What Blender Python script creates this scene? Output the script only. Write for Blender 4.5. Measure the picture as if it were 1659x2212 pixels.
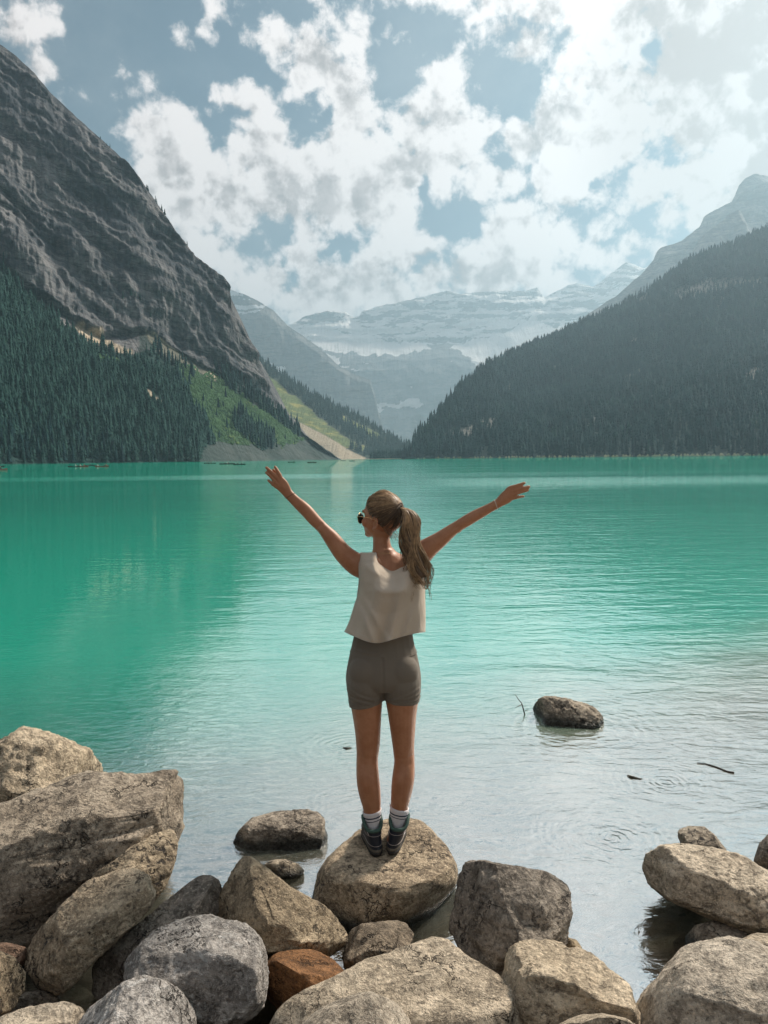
import bpy, bmesh, math, random
import numpy as np
from mathutils import Vector, Matrix

for _o in list(bpy.data.objects):
    bpy.data.objects.remove(_o)
SC = bpy.context.scene
COL = SC.collection
R = math.radians

# ------------------------------------------------------------------ camera
HC = 2.08                       # camera height above the water, metres
PITCH = math.atan(116 / 1662.0)
ROLL = math.asin(0.0111)
FPX = 1662.0                    # focal length in pixels of a 1659 x 2212 view of the photograph
CAM = np.array([0.0, 0.0, HC])
_f = np.array([0, math.cos(PITCH), -math.sin(PITCH)])
_r0 = np.array([1.0, 0, 0])
_u0 = np.array([0, math.sin(PITCH), math.cos(PITCH)])
_r = _r0 * math.cos(ROLL) - _u0 * math.sin(ROLL)
_u = _u0 * math.cos(ROLL) + _r0 * math.sin(ROLL)
cd = bpy.data.cameras.new('camera')
cam = bpy.data.objects.new('camera', cd)
COL.objects.link(cam)
cd.sensor_fit = 'VERTICAL'
cd.sensor_height = 36.0
cd.lens = 36.0 * FPX / 2212.0
cd.clip_start = 0.05
cd.clip_end = 40000.0
_m = Matrix.Identity(4)
for _i in range(3):
    _m[_i][0] = _r[_i]; _m[_i][1] = _u[_i]; _m[_i][2] = -_f[_i]; _m[_i][3] = CAM[_i]
cam.matrix_world = _m
SC.camera = cam


def ray(u, v):
    """direction of sight for a point of the photograph (1659 x 2212)"""
    return _f * FPX + _r * (u - 829.5) - _u * (v - 1106.0)


def at(u, v, Y):
    d = ray(u, v)
    return CAM + d * (Y / d[1])


def on_plane(u, v, z=0.0):
    d = ray(u, v)
    return CAM + d * ((z - HC) / d[2])


# ------------------------------------------------------------------ sun, sky, exposure
SUN_EL, SUN_AZ = R(40), R(48)
SDIR = Vector((math.sin(SUN_AZ) * math.cos(SUN_EL), math.cos(SUN_AZ) * math.cos(SUN_EL), math.sin(SUN_EL)))
sl = bpy.data.lights.new('sun', 'SUN')
sl.energy = 5.0
sl.angle = R(7.0)
sl.color = (1.0, 0.90, 0.78)
sun = bpy.data.objects.new('sun', sl)
COL.objects.link(sun)
sun.rotation_euler = SDIR.to_track_quat('Z', 'Y').to_euler()

SC.view_settings.view_transform = 'Standard'
SC.view_settings.look = 'None'
SC.view_settings.exposure = 0.60
SC.view_settings.gamma = 1.0
SC.view_settings.use_curve_mapping = False
SC.cycles.use_denoising = True
try:
    SC.cycles.denoiser = 'OPENIMAGEDENOISE'
except Exception:
    pass
SC.cycles.max_bounces = 6
SC.cycles.diffuse_bounces = 3
SC.cycles.glossy_bounces = 3
SC.cycles.transmission_bounces = 4
SC.cycles.transparent_max_bounces = 8
SC.cycles.volume_bounces = 1
SC.cycles.caustics_reflective = False
SC.cycles.caustics_refractive = False


class NT:
    """small helper that writes node trees"""

    def __init__(self, tree):
        self.t = tree
        self.n = tree.nodes
        for x in list(self.n):
            self.n.remove(x)

    def new(self, typ, **kw):
        nd = self.n.new(typ)
        for k, v in kw.items():
            setattr(nd, k, v)
        return nd

    def put(self, sock, v):
        if hasattr(v, 'is_output'):
            self.t.links.new(v, sock)
        elif v is not None:
            if sock.type == 'RGBA' and not hasattr(v, '__len__'):
                v = (v, v, v, 1)
            if sock.type == 'RGBA' and len(v) == 3:
                v = tuple(v) + (1,)
            sock.default_value = v

    def math(self, op, a, b=None, c=None, clamp=False):
        nd = self.new('ShaderNodeMath', operation=op, use_clamp=clamp)
        for i, x in enumerate((a, b, c)):
            if x is not None:
                self.put(nd.inputs[i], x)
        return nd.outputs[0]

    def vec(self, op, a, b=None, scale=None):
        nd = self.new('ShaderNodeVectorMath', operation=op)
        self.put(nd.inputs[0], a)
        if b is not None:
            self.put(nd.inputs[1], b)
        if scale is not None:
            self.put(nd.inputs['Scale'], scale)
        return nd.outputs['Value'] if op in ('DOT_PRODUCT', 'LENGTH', 'DISTANCE') else nd.outputs[0]

    def noise(self, v, scale, detail=4, rough=0.5, dist=0.0, lac=2.0):
        nd = self.new('ShaderNodeTexNoise')
        self.put(nd.inputs['Vector'], v)
        self.put(nd.inputs['Scale'], scale)
        nd.inputs['Detail'].default_value = detail
        nd.inputs['Roughness'].default_value = rough
        nd.inputs['Lacunarity'].default_value = lac
        nd.inputs['Distortion'].default_value = dist
        return nd.outputs['Fac']

    def noise_col(self, v, scale, detail=3, rough=0.5):
        nd = self.new('ShaderNodeTexNoise')
        self.put(nd.inputs['Vector'], v)
        self.put(nd.inputs['Scale'], scale)
        nd.inputs['Detail'].default_value = detail
        nd.inputs['Roughness'].default_value = rough
        return nd.outputs['Color']

    def voronoi(self, v, scale, feature='F1', rand=1.0):
        nd = self.new('ShaderNodeTexVoronoi', feature=feature)
        self.put(nd.inputs['Vector'], v)
        self.put(nd.inputs['Scale'], scale)
        nd.inputs['Randomness'].default_value = rand
        return nd.outputs['Distance']

    def ramp(self, x, lo, hi, a=0.0, b=1.0, smooth=True):
        nd = self.new('ShaderNodeMapRange', interpolation_type='SMOOTHSTEP' if smooth else 'LINEAR')
        self.put(nd.inputs[0], x)
        for i, q in enumerate((lo, hi, a, b)):
            self.put(nd.inputs[i + 1], q)
        return nd.outputs[0]

    def mix(self, f, a, b, blend='MIX'):
        nd = self.new('ShaderNodeMix', data_type='RGBA', blend_type=blend)
        self.put(nd.inputs[0], f)
        self.put(nd.inputs[6], a)
        self.put(nd.inputs[7], b)
        return nd.outputs[2]

    def scale(self, v, s):
        return self.vec('MULTIPLY', v, s)

    def bump(self, h, strength=0.5, dist=0.02, normal=None):
        nd = self.new('ShaderNodeBump')
        nd.inputs['Strength'].default_value = strength
        self.put(nd.inputs['Distance'], dist)
        self.put(nd.inputs['Height'], h)
        if normal is not None:
            self.put(nd.inputs['Normal'], normal)
        return nd.outputs[0]


def build_world():
    w = bpy.data.worlds.new('World')
    SC.world = w
    w.use_nodes = True
    w.cycles.sampling_method = 'MANUAL'
    w.cycles.sample_map_resolution = 512
    g = NT(w.node_tree)
    d = g.new('ShaderNodeTexCoord').outputs['Generated']
    sky = g.new('ShaderNodeTexSky', sky_type='NISHITA', sun_disc=False)
    sky.sun_elevation = SUN_EL
    sky.sun_rotation = SUN_AZ
    sky.altitude = 1700
    sky.air_density = 1.0
    sky.dust_density = 1.2
    sky.ozone_density = 1.0
    skyc = g.mix(1.0, sky.outputs[0], (0.52, 0.60, 0.53), 'MULTIPLY')
    # clouds: lobes at fixed directions of the sky, broken up by fractal noise
    lobes = [  # u, v, radius in pixels of the photograph
        (310, 285, 50), (375, 335, 78), (430, 410, 85), (345, 400, 60), (505, 420, 75), (560, 330, 58), (540, 265, 42), (500, 240, 26),
        (610, 395, 75), (690, 405, 78), (745, 330, 58), (765, 275, 50), (785, 420, 75), (850, 455, 55), (845, 365, 72), (905, 270, 66),
        (945, 185, 46), (965, 300, 82), (1035, 280, 52), (1040, 375, 62), (1130, 310, 66), (1205, 275, 78), (1285, 300, 76), (1335, 255, 52),
        (1185, 370, 46), (1110, 380, 40), (985, 400, 40), (660, 465, 42),
        (600, 95, 46), (685, 115, 58), (725, 160, 48), (775, 85, 44), (705, 60, 34), (560, 110, 24), (745, 215, 34), (660, 165, 34), (620, 45, 24), (835, 70, 18),
        (1085, 75, 42), (1150, 85, 46), (1235, 60, 55), (1250, 150, 58), (1335, 60, 74), (1305, 165, 60), (1375, 150, 46), (1215, 215, 44),
        (1430, 20, 60), (1520, 110, 100), (1620, 90, 120), (1620, 250, 120), (1500, 250, 74), (1545, 370, 78), (1650, 400, 110), (1480, 420, 46),
        (1440, 470, 34), (1390, 425, 40), (1540, 450, 54), (1780, 150, 190), (1760, 380, 140), (1560, -60, 120), (1360, 210, 36),
        (30, 35, 44), (75, 65, 22), (100, 165, 34), (140, 200, 26), (395, 105, 32), (455, 62, 26), (485, 50, 18), (270, 180, 28), (305, 170, 22),
        (445, 525, 34), (500, 565, 26), (400, 505, 40), (580, 545, 18), (665, 560, 42), (600, 600, 50), (690, 600, 60), (560, 615, 34), (730, 620, 60),
        (790, 600, 58), (860, 545, 56), (910, 540, 34), (925, 590, 66), (1000, 590, 60), (1080, 570, 58), (1150, 585, 46), (1200, 610, 22), (650, 650, 54), (860, 625, 60),
        (1055, 605, 60), (1070, 490, 32), (1125, 490, 26), (1020, 492, 20), (1240, 510, 30), (1195, 475, 18), (1300, 520, 34), (1355, 535, 34), (1400, 530, 24),
        (1230, 438, 26), (1275, 450, 18), (1190, 425, 16), (890, 495, 16),
        (1040, -70, 90), (1200, -90, 120), (1370, -110, 130), (860, -120, 90), (250, -260, 110), (700, -180, 120), (900, -330, 170), (480, -440, 150), (1150, -460, 220), (1350, -200, 150), (700, -700, 250), (1000, -900, 300), (-360, 260, 110), (2050, 420, 200),
    ]
    warp = g.vec('SUBTRACT', g.noise_col(d, 9.0, 5, 0.6), (0.5, 0.5, 0.5))
    dw = g.vec('NORMALIZE', g.vec('ADD', d, g.vec('SCALE', warp, scale=0.050)))
    m = None
    for (u, v, r) in lobes:
        c = ray(u, v)
        c = c / np.linalg.norm(c)
        px = np.linalg.norm(ray(u, v)) / FPX          # pixels grow away from the axis
        ra = r / FPX / px                              # angular radius of the lobe
        e = g.math('SQRT', g.math('MULTIPLY_ADD', g.vec('DOT_PRODUCT', dw, tuple(c)), -2.0, 2.0002))
        e = g.math('SUBTRACT', ra, e)
        m = e if m is None else g.math('MAXIMUM', m, e)
    m = g.math('MULTIPLY', m, FPX / 52.0)
    # elsewhere round the horizon the same broken cover goes on
    inview = g.ramp(g.vec('DOT_PRODUCT', d, tuple(_f)), 0.62, 0.80)
    wide = g.ramp(g.noise(d, 2.3, 3, 0.5), 0.44, 0.62)
    m = g.math('MAXIMUM', m, g.math('MULTIPLY_ADD', g.math('MULTIPLY', wide, g.math('SUBTRACT', 1.0, inview)), 3.0, -1.6))
    n1 = g.noise(d, 11.0, 10, 0.60, 0.2)
    n2 = g.noise(d, 40.0, 8, 0.62, 0.3)
    edge = g.math('ADD', g.math('MINIMUM', m, 2.0), g.math('MULTIPLY', g.math('SUBTRACT', n1, 0.46), 4.0))
    # cauliflower heads: fractal cells, seen again a little nearer the sun for their lit side
    def puffs(v):
        nd = g.new('ShaderNodeTexVoronoi', feature='F1', normalize=True)
        g.put(nd.inputs['Vector'], v); nd.inputs['Scale'].default_value = 17.0
        nd.inputs['Detail'].default_value = 2.0; nd.inputs['Roughness'].default_value = 0.62
        return nd.outputs['Distance']
    w2 = g.vec('ADD', d, g.vec('SCALE', g.vec('SUBTRACT', g.noise_col(d, 30.0, 4, 0.6), (0.5, 0.5, 0.5)), scale=0.020))
    p1 = puffs(w2)
    p2 = puffs(g.vec('ADD', w2, (0.010, 0.004, 0.014)))
    edge = g.math('MULTIPLY_ADD', g.math('SUBTRACT', 0.38, p1), 3.0, edge)
    dens = g.math('MULTIPLY_ADD', g.math('SUBTRACT', n2, 0.5), 1.5, edge)
    alpha = g.ramp(dens, -0.15, 0.48)
    n3 = g.noise(g.vec('ADD', d, (0.016, 0.010, 0.030)), 11.0, 10, 0.60, 0.2)
    n4 = g.noise(g.vec('ADD', d, (0.004, 0.003, 0.008)), 40.0, 8, 0.62, 0.3)
    side = g.math('ADD', g.math('MULTIPLY', g.math('SUBTRACT', n3, n1), 6.0), g.math('MULTIPLY', g.math('SUBTRACT', n4, n2), 2.0))
    side = g.math('MULTIPLY_ADD', g.math('SUBTRACT', p1, p2), 5.0, side)
    thick = g.ramp(g.math('ADD', g.math('ADD', g.math('MULTIPLY', dens, 0.50), g.math('MULTIPLY', m, 0.55)), g.math('MULTIPLY', side, 1.15)), 0.20, 1.75)
    bill = g.ramp(g.math('ADD', g.math('MULTIPLY', n2, 0.6), g.math('MULTIPLY', n1, 0.4)), 0.40, 0.60)
    # back-lit cloud: thin rims pass the sun, thick hearts are grey and slightly warm
    rim = (11.6, 10.6, 10.2)
    heart = (4.3, 3.65, 3.5)
    lit = g.mix(thick, rim, g.mix(bill, heart, (6.7, 5.85, 5.6)))
    c0 = ray(1640, 240); c0 = c0 / np.linalg.norm(c0)
    warm = g.ramp(g.vec('DOT_PRODUCT', dw, tuple(c0)), 0.975, 0.997)
    lit = g.mix(g.math('MULTIPLY', warm, g.math('MULTIPLY_ADD', thick, 0.45, 0.5)), lit, (4.7, 3.65, 3.25))
    veil = g.math('MULTIPLY', g.ramp(g.noise(d, 5.0, 6, 0.6), 0.4, 0.75), 0.35)
    base = g.mix(veil, skyc, (4.6, 5.0, 5.3))
    allc = g.mix(g.math('MULTIPLY', alpha, 0.97), base, lit)
    bg = g.new('ShaderNodeBackground')
    g.put(bg.inputs[0], allc)
    bg.inputs[1].default_value = 0.070
    out = g.new('ShaderNodeOutputWorld')
    w.node_tree.links.new(bg.outputs[0], out.inputs[0])


build_world()

# ------------------------------------------------------------------ helpers
def tag(o, label=None, cat=None, group=None, kind=None):
    for k, v in (('label', label), ('category', cat), ('group', group), ('kind', kind)):
        if v:
            o[k] = v
    return o


def mesh_obj(name, verts, faces, mat=None, parent=None, smooth=True, mats=None):
    me = bpy.data.meshes.new(name)
    me.from_pydata([tuple(map(float, p)) for p in verts], [], [tuple(map(int, f)) for f in faces])
    me.update()
    return link_mesh(name, me, mat, parent, smooth, mats)


def fast_mesh(name, V, F):
    """V (n,3), F (m,k) arrays with k = 3 or 4"""
    V = np.asarray(V, np.float32); F = np.asarray(F, np.int32)
    k = F.shape[1]
    me = bpy.data.meshes.new(name)
    me.vertices.add(len(V)); me.vertices.foreach_set('co', V.ravel())
    me.loops.add(F.size); me.loops.foreach_set('vertex_index', F.ravel())
    me.polygons.add(len(F))
    me.polygons.foreach_set('loop_start', np.arange(0, F.size, k, dtype=np.int32))
    try:
        me.polygons.foreach_set('loop_total', np.full(len(F), k, np.int32))
    except Exception:
        pass
    me.update(calc_edges=True)
    me.validate()
    return me


def link_mesh(name, me, mat=None, parent=None, smooth=True, mats=None):
    if mats:
        for q in mats:
            me.materials.append(q)
    elif mat:
        me.materials.append(mat)
    if smooth:
        me.polygons.foreach_set('use_smooth', np.ones(len(me.polygons), bool))
    o = bpy.data.objects.new(name, me)
    COL.objects.link(o)
    if parent:
        o.parent = parent
    return o


def empty(name, loc=(0, 0, 0)):
    o = bpy.data.objects.new(name, None)
    o.empty_display_size = 0.1
    COL.objects.link(o)
    o.location = loc
    return o


def new_mat(name):
    m = bpy.data.materials.new(name)
    m.use_nodes = True
    g = NT(m.node_tree)
    out = g.new('ShaderNodeOutputMaterial')
    b = g.new('ShaderNodeBsdfPrincipled')
    m.node_tree.links.new(b.outputs[0], out.inputs[0])
    b.inputs['Roughness'].default_value = 0.8
    b.inputs['Specular IOR Level'].default_value = 0.25
    return m, g, b, out


def simple_mat(name, col, rough=0.7, metal=0.0, var=0.12, scale=30.0, spec=0.3, bump=0.0):
    m, g, b, out = new_mat(name)
    co = g.new('ShaderNodeTexCoord').outputs['Object']
    n = g.noise(co, scale, 4, 0.6)
    g.put(b.inputs['Base Color'], g.mix(n, tuple(c * (1 - var) for c in col), tuple(min(1, c * (1 + var)) for c in col)))
    b.inputs['Roughness'].default_value = rough
    b.inputs['Metallic'].default_value = metal
    b.inputs['Specular IOR Level'].default_value = spec
    if bump:
        g.put(b.inputs['Normal'], g.bump(n, bump, 0.004))
    return m


# numpy gradient noise --------------------------------------------------
_rs = np.random.RandomState(7)
_perm = _rs.permutation(512).astype(np.int64)
_perm = np.concatenate([_perm, _perm, _perm])
_grad = _rs.normal(size=(512, 3))
_grad /= np.linalg.norm(_grad, axis=1)[:, None]


def perlin(P):
    P = np.asarray(P, float)
    i = np.floor(P).astype(np.int64)
    f = P - i
    w = f * f * f * (f * (f * 6 - 15) + 10)
    i &= 511
    out = 0
    for dx in (0, 1):
        a = _perm[(i[..., 0] + dx) & 511]
        wx = w[..., 0] if dx else 1 - w[..., 0]
        for dy in (0, 1):
            b = _perm[a + ((i[..., 1] + dy) & 511)]
            wy = w[..., 1] if dy else 1 - w[..., 1]
            for dz in (0, 1):
                h = _perm[b + ((i[..., 2] + dz) & 511)]
                wz = w[..., 2] if dz else 1 - w[..., 2]
                gr = _grad[h]
                dot = gr[..., 0] * (f[..., 0] - dx) + gr[..., 1] * (f[..., 1] - dy) + gr[..., 2] * (f[..., 2] - dz)
                out = out + wx * wy * wz * dot
    return out * 1.5


def fbm(P, oct=5, gain=0.5, lac=2.03, ridged=False):
    P = np.asarray(P, float)
    s = 0; a = 1.0; t = 0
    for k in range(oct):
        n = perlin(P + 17.3 * k)
        if ridged:
            n = 1 - 2 * np.abs(n)
        s = s + a * n
        t += a
        a *= gain
        P = P * lac
    return s / t


def inpoly(u, v, poly):
    u = np.asarray(u); v = np.asarray(v)
    r = np.zeros(u.shape, bool)
    n = len(poly)
    for i in range(n):
        x0, y0 = poly[i]; x1, y1 = poly[(i + 1) % n]
        c = ((y0 > v) != (y1 > v)) & (u < (x1 - x0) * (v - y0) / ((y1 - y0) or 1e-9) + x0)
        r ^= c
    return r
# ------------------------------------------------------------------ terrain
def sheet(curves, rows, u0, u1, nc, back=900.0, jitter=3.0, backrows=10):
    """3D grid that runs through the control curves (u, v, depth), bottom to top, then down behind the skyline.
    returns P (rows, cols, 3), U, V (picture place of each node before relief), k (front row count)"""
    us = np.linspace(u0, u1, nc)
    lines = []
    for ci, c in enumerate(curves):
        c = sorted(c)
        cu = [p[0] for p in c]
        v = np.interp(us, cu, [p[1] for p in c]); Y = np.interp(us, cu, [p[2] for p in c])
        if ci == len(curves) - 1:
            v = v + jitter * fbm(np.stack([us * 0.05, us * 0, us * 0 + 3], -1), 5, 0.6)
        lines.append((v, Y))
    P = []; V = []
    for ci in range(len(lines) - 1):
        n = rows[ci]
        (v0, Y0), (v1, Y1) = lines[ci], lines[ci + 1]
        A = np.array([at(a, b, c) for a, b, c in zip(us, v0, Y0)])
        B = np.array([at(a, b, c) for a, b, c in zip(us, v1, Y1)])
        last = ci == len(lines) - 2
        for k in range(n + (1 if last else 0)):
            t = k / n
            P.append(A * (1 - t) + B * t)
            V.append(v0 * (1 - t) + v1 * t)
    kf = len(P)
    top = P[-1]
    for k in range(1, backrows + 1):
        t = k / backrows
        q = top.copy()
        q[:, 1] += back * t
        q[:, 2] = top[:, 2] * (1 - t ** 1.2) - 30 * t
        P.append(q); V.append(V[kf - 1])
    P = np.array(P); V = np.array(V)
    U = np.broadcast_to(us, V.shape)
    return P, U, V, kf


def grid_faces(nr, nc):
    a = np.arange(nr * nc).reshape(nr, nc)
    return np.stack([a[:-1, :-1].ravel(), a[:-1, 1:].ravel(), a[1:, 1:].ravel(), a[1:, :-1].ravel()], -1)


def terrain_obj(name, P, Z, mat):
    nr, nc = P.shape[:2]
    me = fast_mesh(name, P.reshape(-1, 3), grid_faces(nr, nc))
    at_ = me.attributes.new('zone', 'FLOAT_COLOR', 'POINT')
    c = np.ones((nr * nc, 4), np.float32); c[:, :3] = Z.reshape(-1, 3)
    at_.data.foreach_set('color', c.ravel())
    o = link_mesh(name, me, mat)
    o['kind'] = 'structure'
    return o


def terrain_mat(name, rock_a, rock_b, s=1.0, scree=(0.42, 0.33, 0.25), wood=(0.030, 0.050, 0.040), green=(0.085, 0.15, 0.05), snow=None, third=None, streak=1.0, wg=1.0, strike=(1.0, 0.0), shear=0.0):
    """rock with bedding and gullies; the vertex attribute gives the ground cover: R woodland floor, G shrubs and grass, B loose stone (or snow)"""
    m, g, b, out = new_mat(name)
    pos = g.new('ShaderNodeNewGeometry').outputs['Position']
    sp = g.new('ShaderNodeSeparateXYZ'); g.put(sp.inputs[0], pos)
    cb = g.new('ShaderNodeCombineXYZ')           # along the strike of the wall, and height
    g.put(cb.inputs[0], g.vec('DOT_PRODUCT', pos, (strike[0], strike[1], 0.0))); g.put(cb.inputs[2], g.math('MULTIPLY_ADD', g.vec('DOT_PRODUCT', pos, (strike[0], strike[1], 0.0)), shear, sp.outputs[2]))
    wall = cb.outputs[0]
    bed = g.noise(g.scale(wall, (0.006 * s, 0.004 * s, 0.045 * s)), 1.0, 6, 0.65, 0.5)
    zn = g.new('ShaderNodeAttribute', attribute_name='zone')
    sep = g.new('ShaderNodeSeparateColor'); g.put(sep.inputs[0], zn.outputs['Color'])
    big = g.noise(pos, 0.006 * s, 6, 0.6)
    gul = g.noise(g.scale(wall, (0.035 * s, 0.035 * s, 0.006 * s)), 1.0, 6, 0.62, 0.5)
    fine = g.noise(pos, 0.09 * s, 5, 0.65)
    gul2 = g.noise(g.scale(wall, (0.13 * s, 0.13 * s, 0.016 * s)), 1.0, 5, 0.65, 0.4)
    t = g.math('ADD', g.math('MULTIPLY', bed, 0.49), g.math('MULTIPLY', gul, 0.36 * streak))
    t = g.math('ADD', t, g.math('MULTIPLY', gul2, 0.30 * streak))
    t = g.math('ADD', t, g.math('MULTIPLY', g.math('SUBTRACT', fine, 0.5), 0.5))
    t = g.math('ADD', t, g.math('MULTIPLY', g.math('SUBTRACT', big, 0.5), 0.55))
    t = g.ramp(t, 0.44, 0.74)
    rock = g.mix(t, rock_a, rock_b)
    # dark partings between beds, following the dip of the strata
    dip = g.vec('ADD', wall, g.vec('SCALE', g.noise_col(pos, 0.012 * s, 4, 0.6), scale=26.0 / s))
    par = g.noise(g.scale(dip, (0.008 * s, 0.004 * s, 0.085 * s)), 1.0, 3, 0.6)
    rock = g.mix(g.ramp(g.math('ABSOLUTE', g.math('SUBTRACT', par, 0.5)), 0.0, 0.035, 0.65, 0.0), rock, tuple(x * 0.55 for x in rock_a))
    scr = g.mix(g.ramp(g.noise(pos, 0.22 * s, 5, 0.7), 0.35, 0.65), tuple(x * 0.62 for x in scree), tuple(min(1, x * 1.18) for x in scree))
    if snow:
        scr = snow
    gr = g.mix(g.ramp(g.noise(pos, 0.16 * s * wg, 5, 0.7), 0.38, 0.62), tuple(x * 0.45 for x in green), green)
    gr = g.mix(g.ramp(g.noise(pos, 0.02 * s, 3, 0.6), 0.48, 0.66), gr, (green[0] * 1.7, green[1] * 1.25, green[2]))
    wd = g.mix(fine, tuple(x * 0.6 for x in wood), tuple(x * 1.4 for x in wood))
    c = g.mix(sep.outputs[2], rock, scr)
    c = g.mix(sep.outputs[1], c, gr)
    c = g.mix(sep.outputs[0], c, wd)
    g.put(b.inputs['Base Color'], c)
    b.inputs['Roughness'].default_value = 0.95
    b.inputs['Specular IOR Level'].default_value = 0.1
    h = g.math('ADD', g.math('MULTIPLY', bed, 0.5), g.math('ADD', g.math('MULTIPLY', gul, 0.7), g.math('ADD', g.math('MULTIPLY', gul2, 0.7), g.math('MULTIPLY', fine, 0.5))))
    g.put(b.inputs['Normal'], g.bump(h, 0.9, 9.0 / s))
    return m


def soft(mask, it=1):
    q = mask.astype(float)
    for _ in range(it):
        p = np.pad(q, 1, mode='edge')
        q = (p[1:-1, 1:-1] * 2 + p[:-2, 1:-1] + p[2:, 1:-1] + p[1:-1, :-2] + p[1:-1, 2:]) / 6
    return q


def wob(U, V, amp, sc, seed):
    n = np.stack([U * sc, V * sc, np.full(U.shape, seed)], -1)
    return U + amp * fbm(n, 4, 0.6), V + amp * fbm(n + 40, 4, 0.6)


# --- left mountain: shore, foot of the cliff, skyline -------------------
base = [(-420, 1011, 820), (0, 1003.5, 900), (425, 998.5, 1150), (560, 996.5, 1350), (730, 993, 1720), (736, 993, 1725)]
foot = [(-420, 470, 1250), (-100, 540, 1300), (0, 575, 1330), (60, 632, 1350), (150, 690, 1380), (220, 730, 1420), (320, 716, 1500), (400, 776, 1560), (465, 813, 1600), (525, 838, 1650),
        (600, 888, 1720), (636, 925, 1760), (690, 970, 1760), (730, 992, 1730), (736, 993, 1727)]
sky_ = [(-420, -120, 1900), (-200, 20, 1850), (-60, 70, 1800), (0, 97, 1760), (30, 116, 1750), (75, 158, 1750), (110, 203, 1745), (165, 253, 1740), (220, 303, 1735), (270, 350, 1730), (310, 400, 1730),
        (350, 455, 1730), (385, 508, 1735), (420, 553, 1745), (465, 588, 1760), (474, 600, 1765), (486, 622, 1770), (491, 662, 1775), (510, 708, 1780), (545, 757, 1790),
        (562, 800, 1795), (580, 842, 1800), (606, 875, 1805), (628, 905, 1810), (642, 940, 1800), (690, 968, 1775), (730, 991, 1735), (736, 992.5, 1730)]
P, U, V, kf = sheet([base, foot, sky_], [150, 230], -420, 736, 520, back=1500)
tt = np.arange(P.shape[0])[:, None] * np.ones((1, P.shape[1]))
cl = np.clip((tt - 150) / 6.0, 0, 1)                      # 1 on the cliff, 0 on the slope below
fade = np.clip((kf - 1 - tt) / 14.0, 0.12, 1)
edge = np.clip((736 - U) / 60, 0, 1)
SZ = np.stack([U * 1.0 + 0 * P[..., 2], P[..., 2], 0 * U], -1)
gl = fbm(SZ * np.array([0.017, 0.0035, 1]), 6, 0.55, ridged=True)
bd = perlin(np.stack([P[..., 0] * 0.003, P[..., 1] * 0.003, P[..., 2] * 0.03 + 0.6 * fbm(P * 0.006, 3)], -1))
bg_ = fbm(P * 0.0042, 4)
fn = fbm(P * 0.06, 4, 0.6)
gv = fbm(SZ * np.array([0.055, 0.010, 1]) + 5, 5, 0.6, ridged=True)
gz_ = fbm(P * np.array([0.11, 0.11, 0.03]), 4, 0.6)
sh_ = P[..., 2] + 0.62 * U + 60 * fbm(SZ * np.array([0.006, 0.006, 1]) + 2, 4)
led1 = np.tanh(3.5 * perlin(np.stack([sh_ * 0.016, U * 0.004, 0 * U], -1)))
led2 = np.tanh(3 * perlin(np.stack([sh_ * 0.045, U * 0.012, 0 * U + 7], -1)))
but = fbm(np.stack([U * 0.008 + P[..., 2] * 0.004, P[..., 2] * 0.004 - U * 0.002, 0 * U + 4], -1), 4, 0.5, ridged=True)
d = cl * fade * (11 * gl + 13 * led1 + 6.5 * led2 + 20 * but + 38 * bg_ + 8 * gv + 4.5 * gz_)
P[..., 1] -= d * edge
P[..., 0] += d * 0.55 * edge
low = (1 - cl) * np.clip(tt / 25.0, 0, 1) * edge
P[..., 2] += low * (9 * fbm(P * 0.01, 4) + 2.2 * fn)
uw, vw = wob(U, V, 26, 0.03, 2.0)
front = tt < kf
treeline = [(-430, 480), (0, 560), (40, 610), (75, 660), (130, 705), (200, 742), (270, 775), (330, 770), (385, 800), (395, 850), (425, 905), (470, 955), (440, 975), (424, 1020), (-430, 1020)]
wood = inpoly(uw, vw, treeline) & front
clr = inpoly(uw, vw, [(155, 700), (215, 718), (285, 770), (262, 776), (200, 748)]) | inpoly(uw, vw, [(205, 770), (255, 790), (250, 812), (212, 800)]) | inpoly(uw, vw, [(300, 858), (350, 880), (345, 895), (310, 880)])
mead = inpoly(uw, vw, [(375, 812), (400, 795), (432, 806), (470, 820), (500, 838), (560, 880), (645, 942), (660, 955), (600, 966), (500, 968), (460, 950), (425, 905), (385, 871)]) & front
mead |= inpoly(uw, vw, [(205, 770), (262, 790), (252, 815), (212, 800)]) & front
fan = inpoly(U, V, [(312, 714), (330, 718), (400, 775), (465, 812), (470, 828), (435, 812), (395, 797), (350, 772), (325, 745)]) & front
talus = (~wood) & (~mead) & front & (tt < 152) & (U > 300)
tal2 = (vw > 940) & (U > 424) & front & (~mead)
ledge = (fbm(P * 0.011 + 9, 4) > 0.30) & (cl > 0) & front & (V > 250)
Z = np.zeros(P.shape)
Z[..., 0] = np.maximum(soft(wood & ~clr, 2), 0.72 * soft(talus | tal2, 2))
Z[..., 1] = soft(mead & ~fan, 2)
Z[..., 2] = np.maximum(soft(fan | clr, 2), 0.10 * soft(talus | tal2, 2))
LEFT = dict(P=P, U=U, V=V, kf=kf, wood=wood & ~clr, mead=mead, clr=clr)
m_left = terrain_mat('cliff_rock', (0.048, 0.056, 0.066), (0.195, 0.190, 0.190), 1.0, scree=(0.46, 0.38, 0.28), wood=(0.022, 0.048, 0.044), green=(0.038, 0.090, 0.050), wg=1.3, strike=(0.88, 0.47), shear=0.25)
terrain_obj('mountain_cliff', P, Z, m_left)

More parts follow.
